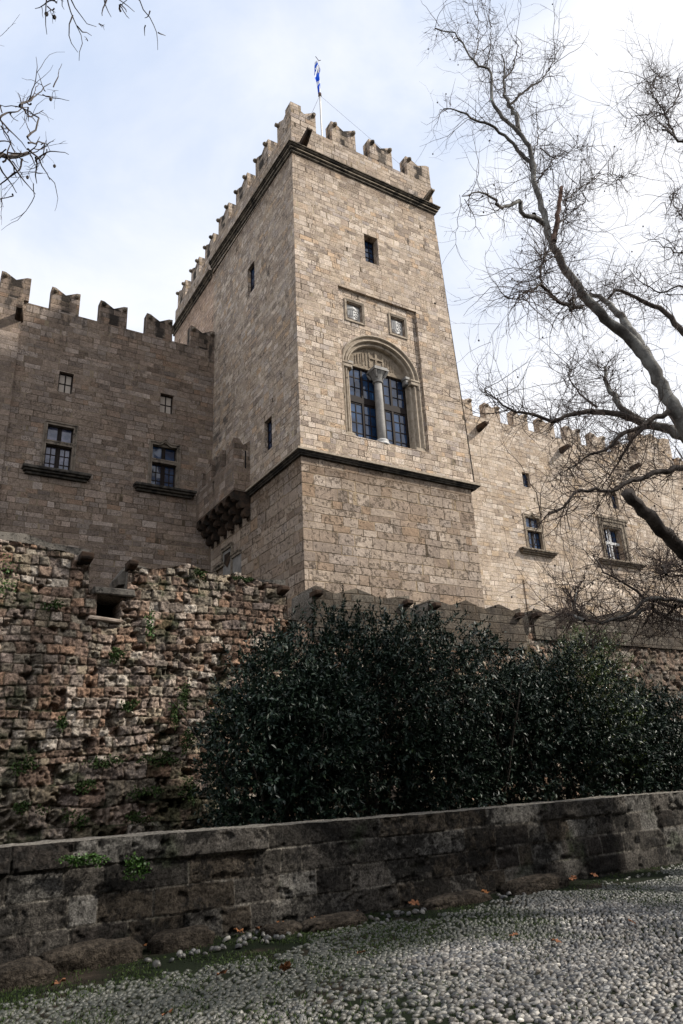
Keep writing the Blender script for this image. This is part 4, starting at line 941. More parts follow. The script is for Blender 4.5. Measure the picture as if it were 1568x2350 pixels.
a = rg.uniform(.028, .046, n); b = rg.uniform(.015, .0225, n); h = rg.uniform(.018, .028, n); big = rg.random(n) < .08; a[big] *= 1.25; b[big] *= 1.2
ang = rg.normal(.1, .38, n)+.3*np.sin(gx*1.1)
base = np.array([(.13, .135, .142), (.22, .22, .218), (.085, .09, .10), (.36, .357, .345), (.16, .152, .14), (.06, .066, .076), (.19, .188, .185), (.12, .112, .104)])[rg.integers(0, 8, n)]*rg.uniform(.75, 1.2, n)[:, None]
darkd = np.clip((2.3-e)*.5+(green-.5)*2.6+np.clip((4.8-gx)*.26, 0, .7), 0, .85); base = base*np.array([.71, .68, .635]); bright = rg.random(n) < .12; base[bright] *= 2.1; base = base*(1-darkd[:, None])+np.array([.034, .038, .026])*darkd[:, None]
zz = np.full(n, -.026)+.02*(fbm(gx*1.3, gy*1.3, 3, 3)-.5)
V, T, CC = pebbles(gx, gy, zz, a, b, h, ang, base, 'x', 2)
dirt = np.tile(np.array([(.0, 0, 0)]), (len(V), 1))
o = bigmesh('cobblestones', V, T, M['pebble'], None, {'Col': CC}, smooth=True, nside=3); tag(o, 'grey sea pebbles set on edge across the street', 'cobbles', kind='stuff')
print('pebbles', n)

# loose pebbles lying in heaps against the rocks
lp = []
spots = [(2.75, 8.1, 8), (3.75, 8.45, 14), (3.85, 8.2, 9), (5.75, 8.4, 16), (7.6, 8.45, 9), (5.3, 8.25, 5), (3.3, 8.15, 8)]
one = 0
for (x, y, k) in spots:
    for i in range(k):
        px, py = x+rg.normal(0, .16), y+rg.normal(0, .10); r = rg.uniform(.028, .048)
        V, T, CC = pebbles(np.zeros(1), np.zeros(1), np.zeros(1), np.array([r]), np.array([r*.75]), np.array([r*.7]), np.array([rg.uniform(0, 3)]), base[one:one+1]*.55+.02, '', 300+one)
        one += 1
        o = bigmesh('loose_pebble', V, T, M['pebble'], None, {'Col': CC}, smooth=True, nside=3); o.location = (px, py, -.01+rg.uniform(0, .02))
        tag(o, 'rounded grey pebble lying loose in a small heap at the foot of the low wall', 'pebble', 'loose pebbles heaped beside the rocks')

# rocks of the old foundation sticking out below the wall
def blob(c, r, seed, name, label, rot=0, flatten=1.):
    bm = bmesh.new(); bmesh.ops.create_icosphere(bm, subdivisions=5, radius=1); me = bpy.data.meshes.new(name); bm.to_mesh(me); bm.free()
    n = len(me.vertices); co = np.zeros(n*3); me.vertices.foreach_get('co', co); co = co.reshape(-1, 3)
    sq = np.sign(co)*np.abs(co)**.62; d = .82+.42*(fbm(sq[:, 0]*1.6+seed, sq[:, 1]*1.6+sq[:, 2]*1.3, 5, seed, .55))+.07*(fbm(co[:, 0]*9+seed, co[:, 1]*9+co[:, 2]*7, 3, seed+5)-.5)
    v = sq*d[:, None]*np.array(r); cs, sn = math.cos(rot), math.sin(rot)
    v = np.c_[v[:, 0]*cs-v[:, 1]*sn, v[:, 0]*sn+v[:, 1]*cs, v[:, 2]]
    me.vertices.foreach_set('co', v.ravel())
    cc = np.array([.052, .043, .034])*(.3+1.4*fbm(v[:, 0]*6+seed, v[:, 2]*6+v[:, 1]*5, 4, seed+9))[:, None]
    ca = me.color_attributes.new('Col', 'FLOAT_COLOR', 'POINT'); ca.data.foreach_set('color', np.c_[cc, np.ones(n)].astype(np.float32).ravel())
    o = finish(name, me, M['boulder'], None, True); o.location = c; tag(o, label, 'rock', 'rocks bedded at the foot of the low wall')
for c, r, rot, lb in (((2.05, 8.48, .03), (.50, .20, .15), .12, 'long flat brown rock at the foot of the wall near the left edge'),
                      ((1.35, 8.25, -.02), (.3, .26, .16), .3, 'dark earthy rock in the lower left corner beside the wall foot'),
                      ((3.05, 8.60, .02), (.34, .16, .13), .05, 'small dark rock tucked against the wall right of the long flat rock'),
                      ((4.85, 8.42, -.02), (.46, .20, .12), .15, 'brown cracked rock between two heaps of loose pebbles'),
                      ((4.2, 8.5, -.02), (.25, .16, .10), .3, 'small rounded brown rock left of the cracked rock'),
                      ((6.8, 8.55, -.03), (.55, .18, .13), .1, 'low brown rock right of the middle heap of pebbles'),
                      ((8.35, 8.60, -.02), (.62, .2, .17), .08, 'rightmost rock, long and furrowed, at the wall foot')):
    blob(c, r, int(c[0]*100), 'rock', lb, rot)

# ------------------------------------------------------------------ leaves
def leaf_geo(pos, dirv, nrm, L, W, rnd, fold=.25):
    """one folded four-sided leaf per row"""
    n = len(pos); d = dirv/np.linalg.norm(dirv, axis=1)[:, None]; s = np.cross(d, nrm); s /= np.linalg.norm(s, axis=1)[:, None]+1e-9; u = np.cross(s, d)
    L = L[:, None]; W = W[:, None]
    a = pos; b = pos+d*L*.45+s*W+u*W*fold; c = pos+d*L-u*L*.08; e = pos+d*L*.45-s*W+u*W*fold; m = pos+d*L*.5
    V = np.stack([a, b, c, e, m], 1).reshape(-1, 3); k = (np.arange(n)*5)[:, None]
    T = np.stack([k+[0, 1, 4], k+[1, 2, 4], k+[2, 3, 4], k+[3, 0, 4]], 1).reshape(-1, 3)
    return V, T, np.repeat(rnd, 5)
def rdir(n, rg, zb=0.):
    v = rg.normal(0, 1, (n, 3)); v[:, 2] += zb; return v/np.linalg.norm(v, axis=1)[:, None]

def tubes(Pt, Rd, ns=4, seed=0):
    """Pt (T,P,3), Rd (T,P) -> quads"""
    T_, P_, _ = Pt.shape; tg = np.gradient(Pt, axis=1); tg /= np.linalg.norm(tg, axis=2)[..., None]+1e-9
    ov = Pt[:, -1]-Pt[:, 0]; ref = np.cross(ov, np.random.default_rng(seed).normal(0, 1, (T_, 3))); ref /= np.linalg.norm(ref, axis=1)[:, None]+1e-9
    s = np.cross(tg, ref[:, None, :]); s /= np.linalg.norm(s, axis=2)[..., None]+1e-9; u = np.cross(s, tg)
    an = np.arange(ns)*2*np.pi/ns; V = Pt[:, :, None, :]+Rd[:, :, None, None]*(s[:, :, None, :]*np.cos(an)[None, None, :, None]+u[:, :, None, :]*np.sin(an)[None, None, :, None])
    idx = np.arange(T_*P_*ns).reshape(T_, P_, ns); a = idx[:, :-1, :]; b = np.roll(a, -1, 2); c = idx[:, 1:, :]; d = np.roll(c, -1, 2)
    return V.reshape(-1, 3), np.stack([a, b, d, c], -1).reshape(-1, 4)
def walk(p0, d0, L, rg, P_=8, wig=.35, zb=0., curl=None):
    """random wandering twigs, one per row"""
    n = len(p0); out = [p0]; d = d0/np.linalg.norm(d0, axis=1)[:, None]; st = (L/(P_-1))[:, None]
    zbv = zb if np.ndim(zb) else np.full(n, zb); c = rg.normal(0, wig*.35, (n, 3))
    for k in range(P_-1):
        d = d+rg.normal(0, wig, (n, 3))+c; d[:, 2] += zbv; d /= np.linalg.norm(d, axis=1)[:, None]; out.append(out[-1]+d*st)
    return np.stack(out, 1)

def shrub(name, label, cx, cy, rx_, ry_, top, bot, nshoot, seed, mat='leaf', group='evergreen shrubs in a row behind the low wall', lsc=1.):
    rg = np.random.default_rng(seed)
    root = thing(name, label, 'shrub', (cx, cy, .2), group)
    # lobes: overlapping rounded masses
    nl = 15; lob = []
    for i in range(nl):
        a = rg.uniform(0, 6.28); q = rg.uniform(.15, .9); zc = bot+(top-bot)*rg.uniform(.12, .70)
        rr = rg.uniform(.42, .62)*(1.15-.55*abs((zc-bot)/(top-bot)-.45))
        lob.append((cx+rx_*q*math.cos(a), cy+ry_*q*math.sin(a), zc, rx_*rr, ry_*rr, (top-bot)*rr*.55))
    lob.append((cx, cy, top-(top-bot)*.33, rx_*.5, ry_*.5, (top-bot)*.32))
    lob = np.array(lob); w_ = lob[:, 3]*lob[:, 5]; li = rg.choice(len(lob), nshoot, p=w_/w_.sum()); l = lob[li]
    dv = rdir(nshoot, rg, .25); dv[:, 1] -= .25; rad = rg.uniform(.45, 1.06, nshoot)**.6
    P0 = l[:, :3]+dv*l[:, 3:]*rad[:, None]
    P0[:, 2] = np.clip(P0[:, 2], .3, None); ok = (P0[:, 1] < YO-.35) & (P0[:, 2] < top-.15+.25*rg.random(nshoot)**3-.28*((P0[:, 0]-cx)/rx_)**2); P0, dv = P0[ok], dv[ok]; n = len(P0)
    sd = dv*.55+rdir(n, rg, .6)*.6; sd /= np.linalg.norm(sd, axis=1)[:, None]; SL = rg.uniform(.18, .42, n)
    k = 15; t = np.linspace(.05, 1, k)
    bend = rg.normal(0, .25, (n, 1, 3)); pos = P0[:, None, :]+sd[:, None, :]*(SL[:, None]*t[None])[..., None]+bend*(SL[:, None]*t[None]**2)[..., None]*.5
    ld = sd[:, None, :]*.7+rg.normal(0, .55, (n, k, 3)); pos = pos.reshape(-1, 3); ld = ld.reshape(-1, 3); m = len(pos)
    nr = rg.normal(0, .5, (m, 3)); nr[:, 2] += 1
    rnd = np.clip(np.repeat(rg.random(n), k)*.6+rg.random(m)*.4, 0, 1)
    V, T, Rn = leaf_geo(pos, ld, nr, rg.uniform(.065, .115, m)*lsc, rg.uniform(.013, .021, m)*lsc, rnd, .35)
    bigmesh('foliage', V, T, M[mat], root, {'Rnd': Rn}, nside=3)
    ns = 16; a = rg.uniform(0, 6.28, ns); p0 = np.c_[cx+rx_*.35*np.cos(a), cy+ry_*.3*np.sin(a), np.full(ns, .15)]
    d0 = np.c_[np.cos(a)*.1, np.sin(a)*.1, np.ones(ns)]; Pt = walk(p0, d0, rg.uniform(.65, .95, ns)*(top-.2), rg, 10, .12, .12)
    Rd = np.linspace(.035, .008, 10)[None]*rg.uniform(.6, 1.1, (ns, 1)); V, Q_ = tubes(Pt, Rd, 6, seed); bigmesh('stem', V, Q_, M['bark_dark'], root)
    return root
shr = [(5.4, 11.1, 1.3, 1.1, 3.75, .4, 1500, 'leftmost evergreen shrub, low and ragged in front of the rubble wall'),
       (6.7, 11.4, 1.6, 1.2, 4.65, .7, 1150, 'tall dark evergreen shrub right of the leftmost one, under the tower corner'),
       (8.45, 11.4, 1.65, 1.2, 4.55, .7, 1250, 'tallest dark evergreen shrub, below the arched window'),
       (10.4, 11.4, 1.7, 1.25, 4.3, .7, 1250, 'broad dark evergreen shrub in the middle of the row'),
       (12.4, 11.5, 1.6, 1.25, 4.25, .7, 1300, 'dark evergreen shrub left of the yellow-green one'),
       (14.7, 11.3, 1.15, 1.1, 3.3, .6, 1100, 'evergreen shrub sloping down to the right end of the row'),
       (16.3, 10.9, .8, .7, 1.4, .5, 350, 'low evergreen shrub farthest right behind the low wall')]
for i, (x, y, a, b, t, bo, n, lb) in enumerate(shr): shrub('evergreen_shrub', lb, x, y, a, b, t, bo, int(n*1.9), 100+i)
shrub('evergreen_shrub', 'yellow-green small-leaved shrub rising above the dark row on the right', 13.3, 11.5, 1.0, 1.0, 4.75, 1.6, 1500, 131, 'leaf_y', lsc=.7)

def clump(name, label, cat, c, r, n, mat, L, W, seed, group=None, hang=0., base=None):
    """small plant growing out of a wall: leaves on an uneven cushion"""
    rg = np.random.default_rng(seed); dv = rdir(n, rg); dv[:, 1] = -np.abs(dv[:, 1]); q = rg.random(n)**.5
    k = 5; lo = rg.normal(0, .5, (k, 3)); li = rg.integers(0, k, n)
    P_ = (dv*q[:, None]*.7+lo[li]*np.array([1, .3, 1]))*np.array(r); P_[:, 1] = np.minimum(P_[:, 1], 0); P_[:, 2] -= hang*rg.random(n)*r[2]
    ld = rdir(n, rg, .2); ld[:, 1] -= .5; nr = rg.normal(0, .6, (n, 3)); nr[:, 1] -= .7
    V, T, Rn = leaf_geo(P_+np.array(c), ld, nr, rg.uniform(.6, 1.2, n)*L, rg.uniform(.6, 1.2, n)*W, rg.random(n), .15)
    o = bigmesh(name, V-np.array(c), T, M[mat], None, {'Rnd': Rn}, nside=3); o.location = c; tag(o, label, cat, group); return o
p = at(178, 1975, 8.72); clump('creeper', 'bright green creeper spreading sideways under the coping, left of the hanging one', 'creeper', p, (.16, .08, .06), 260, 'ivy', .035, .014, 5, 'green creepers on the low wall')
p = at(232, 1990, 8.72)
clump('creeper', 'bright green creeper tuft joining the sideways one on its right', 'creeper', at(212, 1978, 8.72), (.11, .07, .06), 150, 'ivy', .034, .014, 15, 'green creepers on the low wall')
clump('creeper', 'bright green creeper hanging in a long tuft down the low wall', 'creeper', at(310, 1990, 8.72), (.12, .09, .10), 360, 'ivy', .036, .015, 6, 'green creepers on the low wall', .9)
wallp = [(345, 1445, .12, .2), (115, 1390, .16, .12), (0, 1345, .3, .35), (460, 1318, .12, .1), (140, 1660, .1, .15), (420, 1590, .1, .3), (300, 1620, .16, .1), (230, 1745, .3, .12), (370, 1740, .28, .12), (60, 1760, .2, .2), (340, 1815, .3, .12), (430, 1810, .16, .2), (200, 1800, .2, .1), (70, 1850, .2, .12), (430, 1700, .14, .25), (310, 1880, .25, .12), (500, 1655, .1, .3), (260, 1500, .12, .1), (560, 1330, .16, .05), (180, 1870, .2, .15), (395, 1640, .1, .25)]
lbs = ['green tuft hanging below the zigzag top, right of the square opening', 'small green tuft left of the square opening', 'leafy plant at the left edge of the rubble wall', 'dark tuft growing on the pointed top of the rubble wall', 'small dark tuft high on the rubble wall near the left edge, above the eroded stones',
       'narrow hanging tuft just left of the leftmost shrub, upper one', 'low wide tuft in the middle of the rubble wall, below the square opening', 'wide dark tuft on the lower rubble wall under the middle', 'broad dark tuft left of the leftmost shrub on the lower rubble wall',
       'dark tuft low at the left edge of the rubble wall', 'long green tuft along the ledge of large blocks', 'tall tuft on the ledge beside the leftmost shrub', 'small tuft on the ledge of large blocks, left of the long one', 'dark tuft low on the large blocks near the left edge',
       'hanging tuft beside the leftmost shrub at mid height', 'wide tuft low on the large blocks just above the coping', 'thin upright tuft touching the leftmost shrub', 'little tuft right below the square opening', 'flat tuft on the wall top near its right corner', 'low tuft on the large blocks left of centre, above the coping', 'hanging tuft in the middle of the rubble wall between opening and shrub']
for i, (x, y, a, b) in enumerate(wallp):
    p = at(x, y, YO-.07)
    clump('wall_plant', lbs[i], 'plant', p, (a, .10, b), 170 if i < 3 else 230, 'ivy' if i in (0, 2) else 'moss', .05, .018, 40+i, 'tufts growing on the rubble wall' if i > 3 else 'larger plants on the rubble wall')

# grass between the cobbles and along the foot of the wall
rg = np.random.default_rng(77); n = 170000
x = rg.uniform(-1, 19, n); y = rg.uniform(4, 8.8, n); e = edge_y(x)-y; gr = fbm(x*.8+3, y*.8, 4, 12); g2 = fbm(x*3, y*3, 3, 14)
pr = np.clip((gr-.36+.22*np.clip((4.5-x)*.4, 0, 1))*4, 0, 1)*np.clip(1.35-np.abs(e-.75)*.55, .12, 1)*np.clip((g2-.3)*3, 0, 1)
ok = (rg.random(n) < pr) & (y > x*.42-2); x, y = x[ok], y[ok]; n = len(x)
pos = np.c_[x, y, np.full(n, -.02)]; d = rdir(n, rg, 1.6); nr = rdir(n, rg)
V, T, Rn = leaf_geo(pos, d, nr, rg.uniform(.018, .042, n), rg.uniform(.003, .006, n), rg.random(n), .1)
o = bigmesh('grass', V, T, M['grass'], None, {'Rnd': Rn}, nside=3); tag(o, 'short green grass and moss between the cobbles', 'grass', kind='stuff')

# dead plane leaves: lobed, curled
def dead_leaf(seed):
    rg = np.random.default_rng(seed); n = 20; vs = [(0, 0, .012)]
    for i in range(n):
        a = 2*math.pi*i/n; r = .055*(.62+.38*abs(math.cos(a*2.5)))*rg.uniform(.8, 1.15); vs.append((r*math.cos(a), r*math.sin(a), rg.uniform(0, .028)))
    me = bpy.data.meshes.new('fallen_leaf'); me.from_pydata(vs, [], [(0, i+1, (i+1) % n+1) for i in range(n)])
    fa = me.attributes.new('Rnd', 'FLOAT', 'POINT'); fa.data.foreach_set('value', np.full(n+1, rg.random(), dtype=np.float32)); me.materials.append(M['dead']); return me
dl = [dead_leaf(i) for i in range(6)]
pts = [(655, 2225), (135, 2262), (510, 2240), (1120, 1935+95), (385, 2145), (620, 2085), (545, 2095), (360, 2150), (700, 2070), (250, 2185), (150, 2180), (390, 2170), (450, 2105), (740, 2110), (385, 2332), (1180, 2150), (980, 2040), (1010, 2035), (930, 2045), (1060, 2020), (1240, 2010), (1330, 2008), (880, 2063), (300, 2160), (830, 2190), (600, 2135), (1450, 2120), (1275, 2165)]
for i, (px, py) in enumerate(pts):
    d = fw+rt*(px-784)/FP-up*(py-1175)/FP; P_ = CAM+d*((.012-1.6)/d[2])
    if P_[1] > 8.7: P_[1] = 8.7
    o = bpy.data.objects.new('fallen_leaf', dl[i % 6]); col.objects.link(o); o.location = P_+np.array([0, 0, .012]); o.rotation_euler = (rg.normal(0, .3), rg.normal(0, .3), rg.uniform(0, 6)); s_ = rg.uniform(.8, 1.4); o.scale = (s_, s_, s_)
    tag(o, 'curled orange-brown plane leaf lying on the ground by the wall and cobbles', 'leaf', 'fallen plane leaves')

# ------------------------------------------------------------------ TREES
def zoomJ(p): return (918.75+.417*p[0], .417*p[1])
def zoomH(p): return ((1600+p[0]*.61224)*.6125, (1400+p[1]*.61224)*.6125)
def zoomF(p): return ((1900+p[0]*.42092)*.6125, (1850+p[1]*.42092)*.6125)
def zoomK(p): return (.27344*p[0], .27344*p[1])
def limb3(pts, zm, y0, y1, r0, r1, res=.22, wob=.02, seed=0, power=1.):
    """limb through surveyed points; depth runs y0 -> y1, radius r0 -> r1 (m)"""
    rg = np.random.default_rng(seed+len(pts)); q = [zm(p) for p in pts]; n = len(q)
    L = np.r_[0, np.cumsum([math.dist(a, b) for a, b in zip(q, q[1:])])]; t = L/L[-1]
    P_ = np.array([at(*a, y0+(y1-y0)*s) for a, s in zip(q, t)])
    tt = np.linspace(0, 1, max(4, int(np.linalg.norm(np.diff(P_, axis=0), axis=1).sum()/res)+1))
    # Catmull-like smoothing through the points
    C_ = np.stack([np.interp(tt, t, P_[:, k]) for k in range(3)], 1)
    for _ in range(1): C_[1:-1] = C_[1:-1]*.6+(C_[:-2]+C_[2:])*.2
    C_[1:-1] += rg.normal(0, wob, C_[1:-1].shape)
    return C_, (r0+(r1-r0)*tt**power)
def smooth_path(P_, Rd, k=9):
    P_ = np.asarray(P_, float); n = len(P_); E = np.vstack([2*P_[0]-P_[1], P_, 2*P_[-1]-P_[-2]]); o_, r_ = [], []
    for i in range(n-1):
        a, b, c, d = E[i:i+4]
        for t in np.linspace(0, 1, k, endpoint=(i == n-2)):
            o_.append(.5*((2*b)+(c-a)*t+(2*a-5*b+4*c-d)*t*t+(3*b-a-3*c+d)*t**3)); r_.append(Rd[i]*(1-t)+Rd[i+1]*t)
    o_ = np.array(o_); o_[1:-1] += np.random.default_rng(n).normal(0, .02, o_[1:-1].shape); return o_, np.array(r_)
def tree(name, label, loc, limbs, twig_n, seed, bark='bark', twL=(.5, 1.5), trunk=None, group='bare plane trees', zb=.03, sub_n=3, balls=40, rmax=.07, wig=.26, wts=None):
    root = thing(name, label, 'tree', loc, group); rg = np.random.default_rng(seed)
    def mesh_limbs(ls, nm, mat):
        Vs, Qs, o_ = [], [], 0
        for C_, Rd in ls:
            V, Q_ = tubes(C_[None], (Rd*(1+rg.normal(0, .05, len(Rd))))[None], 10, seed); Vs.append(V); Qs.append(Q_+o_); o_ += len(V)
            k = len(V); # end cap
            Qs.append(np.array([[o_-10, o_-9, o_-8, o_-7], [o_-7, o_-6, o_-5, o_-10], [o_-5, o_-4, o_-3, o_-10], [o_-3, o_-2, o_-1, o_-10]]))
        return bigmesh(nm, np.concatenate(Vs), np.concatenate(Qs), M[mat], root, smooth=True)
    if trunk: mesh_limbs([smooth_path(*q) for q in trunk], 'trunk', bark)
    for C_, Rd, *mt in limbs: mesh_limbs([(C_, Rd)], 'limb', mt[0] if mt else bark)
    # twigs spring from the limbs, more where they are thin
    S, Dn, W_ = [], [], []
    for li_, (C_, Rd, *mt) in enumerate(limbs):
        d = np.gradient(C_, axis=0); d /= np.linalg.norm(d, axis=1)[:, None]; S.append(C_); Dn.append(d); sl_ = np.linalg.norm(np.gradient(C_, axis=0), axis=1)
        W_.append(sl_*np.clip(1.25-Rd/rmax, .12, 1)*(wts(li_) if wts else 1))
    S, Dn, W_ = np.concatenate(S), np.concatenate(Dn), np.concatenate(W_)
    i = rg.choice(len(S), twig_n, p=W_/W_.sum()); p0 = S[i]+rg.normal(0, .05, (twig_n, 3)); d0 = Dn[i]*.45+rdir(twig_n, rg)*1.0
    L = rg.uniform(*twL, twig_n)*rg.choice([.6, 1, 1.3], twig_n); T1 = walk(p0, d0, L, rg, 9, wig, rg.normal(zb, .12, twig_n))
    r1 = np.linspace(1, .32, 9)[None]*rg.uniform(.0045, .010, (twig_n, 1))
    V, Q_ = tubes(T1, r1, 4, seed+1); VV, QQ = [V], [Q_]; off = len(V)
    m = twig_n*sub_n; j = rg.integers(0, twig_n, m); k = rg.integers(2, 8, m); p = T1[j, k]; dd = T1[j, k]-T1[j, k-1]; dd /= np.linalg.norm(dd, axis=1)[:, None]
    T2 = walk(p, dd*.7+rdir(m, rg)*.8, rg.uniform(.18, .65, m)*(L[j]/np.mean(twL))*min(1, np.mean(twL)/.5), rg, 6, wig*.9, rg.normal(zb, .12, m)); r2 = np.linspace(1, .4, 6)[None]*rg.uniform(.0026, .0045, (m, 1))
    V, Q_ = tubes(T2, r2, 3, seed+2); VV.append(V); QQ.append(Q_+off); off += len(V)
    m3 = m; j = rg.integers(0, m, m3); k = rg.integers(2, 5, m3); p = T2[j, k]; dd = T2[j, k]-T2[j, k-1]; dd /= np.linalg.norm(dd, axis=1)[:, None]
    T3 = walk(p, dd*.6+rdir(m3, rg)*.7, rg.uniform(.08, .28, m3)*min(1, np.mean(twL)/.5), rg, 4, wig, .0); r3 = np.linspace(1, .6, 4)[None]*rg.uniform(.0018, .003, (m3, 1))
    V, Q_ = tubes(T3, r3, 3, seed+3); VV.append(V); QQ.append(Q_+off)
    bigmesh('crown', np.concatenate(VV), np.concatenate(QQ), M['twig'], root)
    if balls:
        bi = rg.integers(0, m, balls); mb = MB()
        for q in T2[bi, 5]:
            mb.cone(q+(0, 0, .0), q-np.array((0, 0, .016)), .010, .018, 6); mb.cone(q-np.array((0, 0, .016)), q-np.array((0, 0, .036)), .018, .010, 6)
        mb.build('seed_ball', M['bark_dark'], root)['kind'] = 'stuff'
    return root
mm = 1/122.   # metres per survey pixel near the tree
A0 = [(1640, 2440), (1557, 2330), (1480, 2200), (1400, 2050), (1330, 1930), (1200, 1810), (1090, 1720), (990, 1600), (910, 1480), (850, 1370), (800, 1230), (770, 1100), (735, 1000), (730, 900), (715, 820), (650, 720), (545, 635), (510, 560), (500, 480), (505, 380), (490, 362), (440, 375), (390, 320), (340, 230), (300, 180), (190, 155)]
LA = limb3(A0, zoomJ, 6.9, 9.0, .168, .014, .18, .016, 1, .66)
def along(y0, y1, f): return y0+(y1-y0)*f
limbs = [LA]
def add(pts, zm, y0, y1, r0, r1, *mt, **kw): limbs.append((*limb3(pts, zm, y0, y1, r0*.8, r1*.8, kw.get('res', .15), kw.get('wob', .018), len(limbs)), *mt))
add([(740, 960), (700, 880), (610, 780), (500, 700), (380, 640), (290, 595), (240, 600)], zoomJ, 8.3, 8.9, .06, .018)
add([(655, 725), (640, 640), (600, 580), (570, 520), (570, 430), (575, 350), (560, 300)], zoomJ, 8.5, 8.8, .07, .014)
add([(600, 580), (640, 540), (700, 495), (790, 430), (840, 350), (880, 240)], zoomJ, 8.6, 8.2, .035, .010, 'bark_dark')
add([(575, 430), (620, 380), (640, 300), (650, 260), (620, 220)], zoomJ, 8.7, 8.5, .03, .010, 'bark_dark')
add([(405, 325), (430, 250), (430, 150), (425, 30)], zoomJ, 8.95, 8.8, .018, .006, 'bark_dark')
add([(475, 365), (500, 250), (495, 130), (460, 20)], zoomJ, 8.95, 9.2, .016, .006, 'bark_dark')
add([(800, 1240), (760, 1200), (720, 1190), (675, 1192), (665, 1150), (655, 1105), (628, 1095), (622, 1130), (590, 1140), (560, 1155), (500, 1090), (450, 1060), (340, 1080)], zoomJ, 8.0, 7.6, .075, .012)
add([(845, 1330), (860, 1240), (875, 1130), (887, 1030)], zoomJ, 7.85, 7.7, .075, .045, 'bark_red')
add([(735, 1180), (760, 1215)], zoomJ, 7.9, 8.0, .06, .06, 'bark_dark')
add([(870, 1230), (960, 1150), (1020, 1110)], zoomJ, 7.8, 8.2, .02, .008, 'bark_dark'); add([(895, 1115), (990, 1030), (1110, 960), (1280, 970)], zoomJ, 7.8, 8.4, .02, .006, 'bark_dark')
add([(735, 850), (760, 760), (745, 600)], zoomJ, 8.4, 8.8, .02, .008, 'bark_dark'); add([(745, 1010), (850, 870), (960, 830), (1110, 800)], zoomJ, 8.2, 8.7, .018, .006, 'bark_dark')
add([(770, 815), (850, 870)], zoomJ, 8.3, 8.3, .02, .016, 'bark_dark')
add([(1700, 1960), (1557, 1830), (1470, 1730), (1340, 1660), (1220, 1600), (1190, 1600), (1140, 1650)], zoomJ, 8.2, 9.2, .12, .035, 'bark_dark')
add([(1345, 1950), (1310, 1880), (1240, 1790), (1160, 1680), (1100, 1640), (1040, 1620)], zoomJ, 7.6, 9.2, .16, .05)
add([(1000, 1690), (950, 1690), (860, 1650), (780, 1570), (700, 1600), (640, 1650)], zoomJ, 7.5, 7.2, .05, .014, 'bark_dark')
add([(780, 1570), (772, 1480), (795, 1400), (830, 1380)], zoomJ, 7.4, 7.6, .03, .02, 'bark_dark'); add([(940, 1690), (935, 1720), (955, 1640)], zoomJ, 7.3, 7.4, .05, .03)
add([(1660, 440), (1568, 385), (1440, 330), (1300, 290), (1200, 220), (1150, 150), (1100, 60), (1090, -40)], zoomH, 7.2, 8.6, .15, .035)
add([(1310, 300), (1200, 255), (1100, 238), (950, 225), (850, 260), (760, 300), (640, 250), (480, 215), (445, 165), (350, 110)], zoomH, 7.6, 8.8, .085, .012, 'bark_dark')
add([(1480, 230), (1380, 285), (1260, 355), (1180, 372), (1130, 450), (1000, 490), (930, 550), (840, 600)], zoomH, 7.0, 8.0, .07, .012, 'bark_dark')
add([(1660, 560), (1568, 575), (1440, 592), (1300, 640), (1180, 705), (1115, 740), (1050, 708), (940, 708), (870, 765), (820, 830), (760, 850), (715, 885)], zoomH, 6.6, 7.6, .07, .014, 'bark_dark')
add([(1330, 330), (1240, 420), (1190, 520), (1110, 640)], zoomH, 7.2, 7.8, .045, .012, 'bark_dark')
add([(1040, 205), (950, 140), (880, 60), (860, -60)], zoomH, 8.0, 8.6, .03, .01, 'bark_dark')
trunk = [(np.array([(14.2, 5.6, -.1), (14.0, 5.8, 1.5), (13.7, 6.1, 3.4), (13.3, 6.5, 5.3), tuple(LA[0][0])]), np.array([.55, .42, .36, .3, .22]))]
tree('plane_tree', 'tall bare pale-barked plane tree leaning in from the right over the castle wing', (14.2, 5.6, 0), limbs, 1400, 11, trunk=trunk, balls=110, wig=.24, twL=(.4, 1.25), wts=lambda i: 1.9 if i >= 15 else .5)
# pollarded dark limb with cut end, a second tree at the right edge
limbs = []
add([(1700, 1200), (1568, 1085), (1480, 995), (1360, 875), (1280, 790), (1225, 725)], zoomH, 6.2, 6.0, .135, .105, 'bark_dark')
add([(1700, 1520), (1568, 1510), (1470, 1500), (1400, 1440), (1340, 1430), (1300, 1480), (1180, 1510), (1060, 1520), (960, 1500), (900, 1450), (870, 1350), (900, 1300)], zoomH, 7.0, 8.2, .05, .012, 'bark')
cl = [((1650, 1010), (1568, 1000), (1400, 990), (1300, 960), (1240, 930), (1120, 850), (1040, 790), (940, 740), (860, 690), (760, 550)), ((1568, 960), (1400, 940), (1330, 900), (1280, 900), (1200, 980), (1150, 1030), (980, 1120), (830, 1145), (700, 1130), (640, 1080), (590, 990), (600, 940), (630, 850)), ((1650, 750), (1568, 740), (1420, 720), (1350, 770)), ((1300, 960), (1310, 1040), (1260, 1130), (1200, 1200)), ((1500, 990), (1440, 1080), (1420, 1200)), ((690, 1130), (600, 1090), (500, 1050), (430, 1060)), ((1420, 720), (1380, 640), (1440, 640), (1568, 630))]
for k, c in enumerate(cl): add(list(c), zoomF, 6.8, 7.8, .045 if k < 2 else .03, .010, 'bark' if k in (1, 5) else 'bark_dark')
trunk = [(np.array([(11.8, 4.0, -.1), (11.8, 4.3, 1.4), tuple(limbs[1][0][0]+(.1, 0, -.8)), tuple(limbs[1][0][0])]), np.array([.3, .24, .2, .06])), (np.array([tuple(limbs[1][0][0]+(.1, 0, -.8)), tuple(limbs[0][0][0])]), np.array([.2, .14]))]
tree('plane_tree', 'dark pollarded tree at the right edge with one thick sawn-off limb', (11.8, 4.0, 0), limbs, 400, 12, bark='bark_dark', trunk=trunk, balls=40, twL=(.4, 1.0), wig=.21)
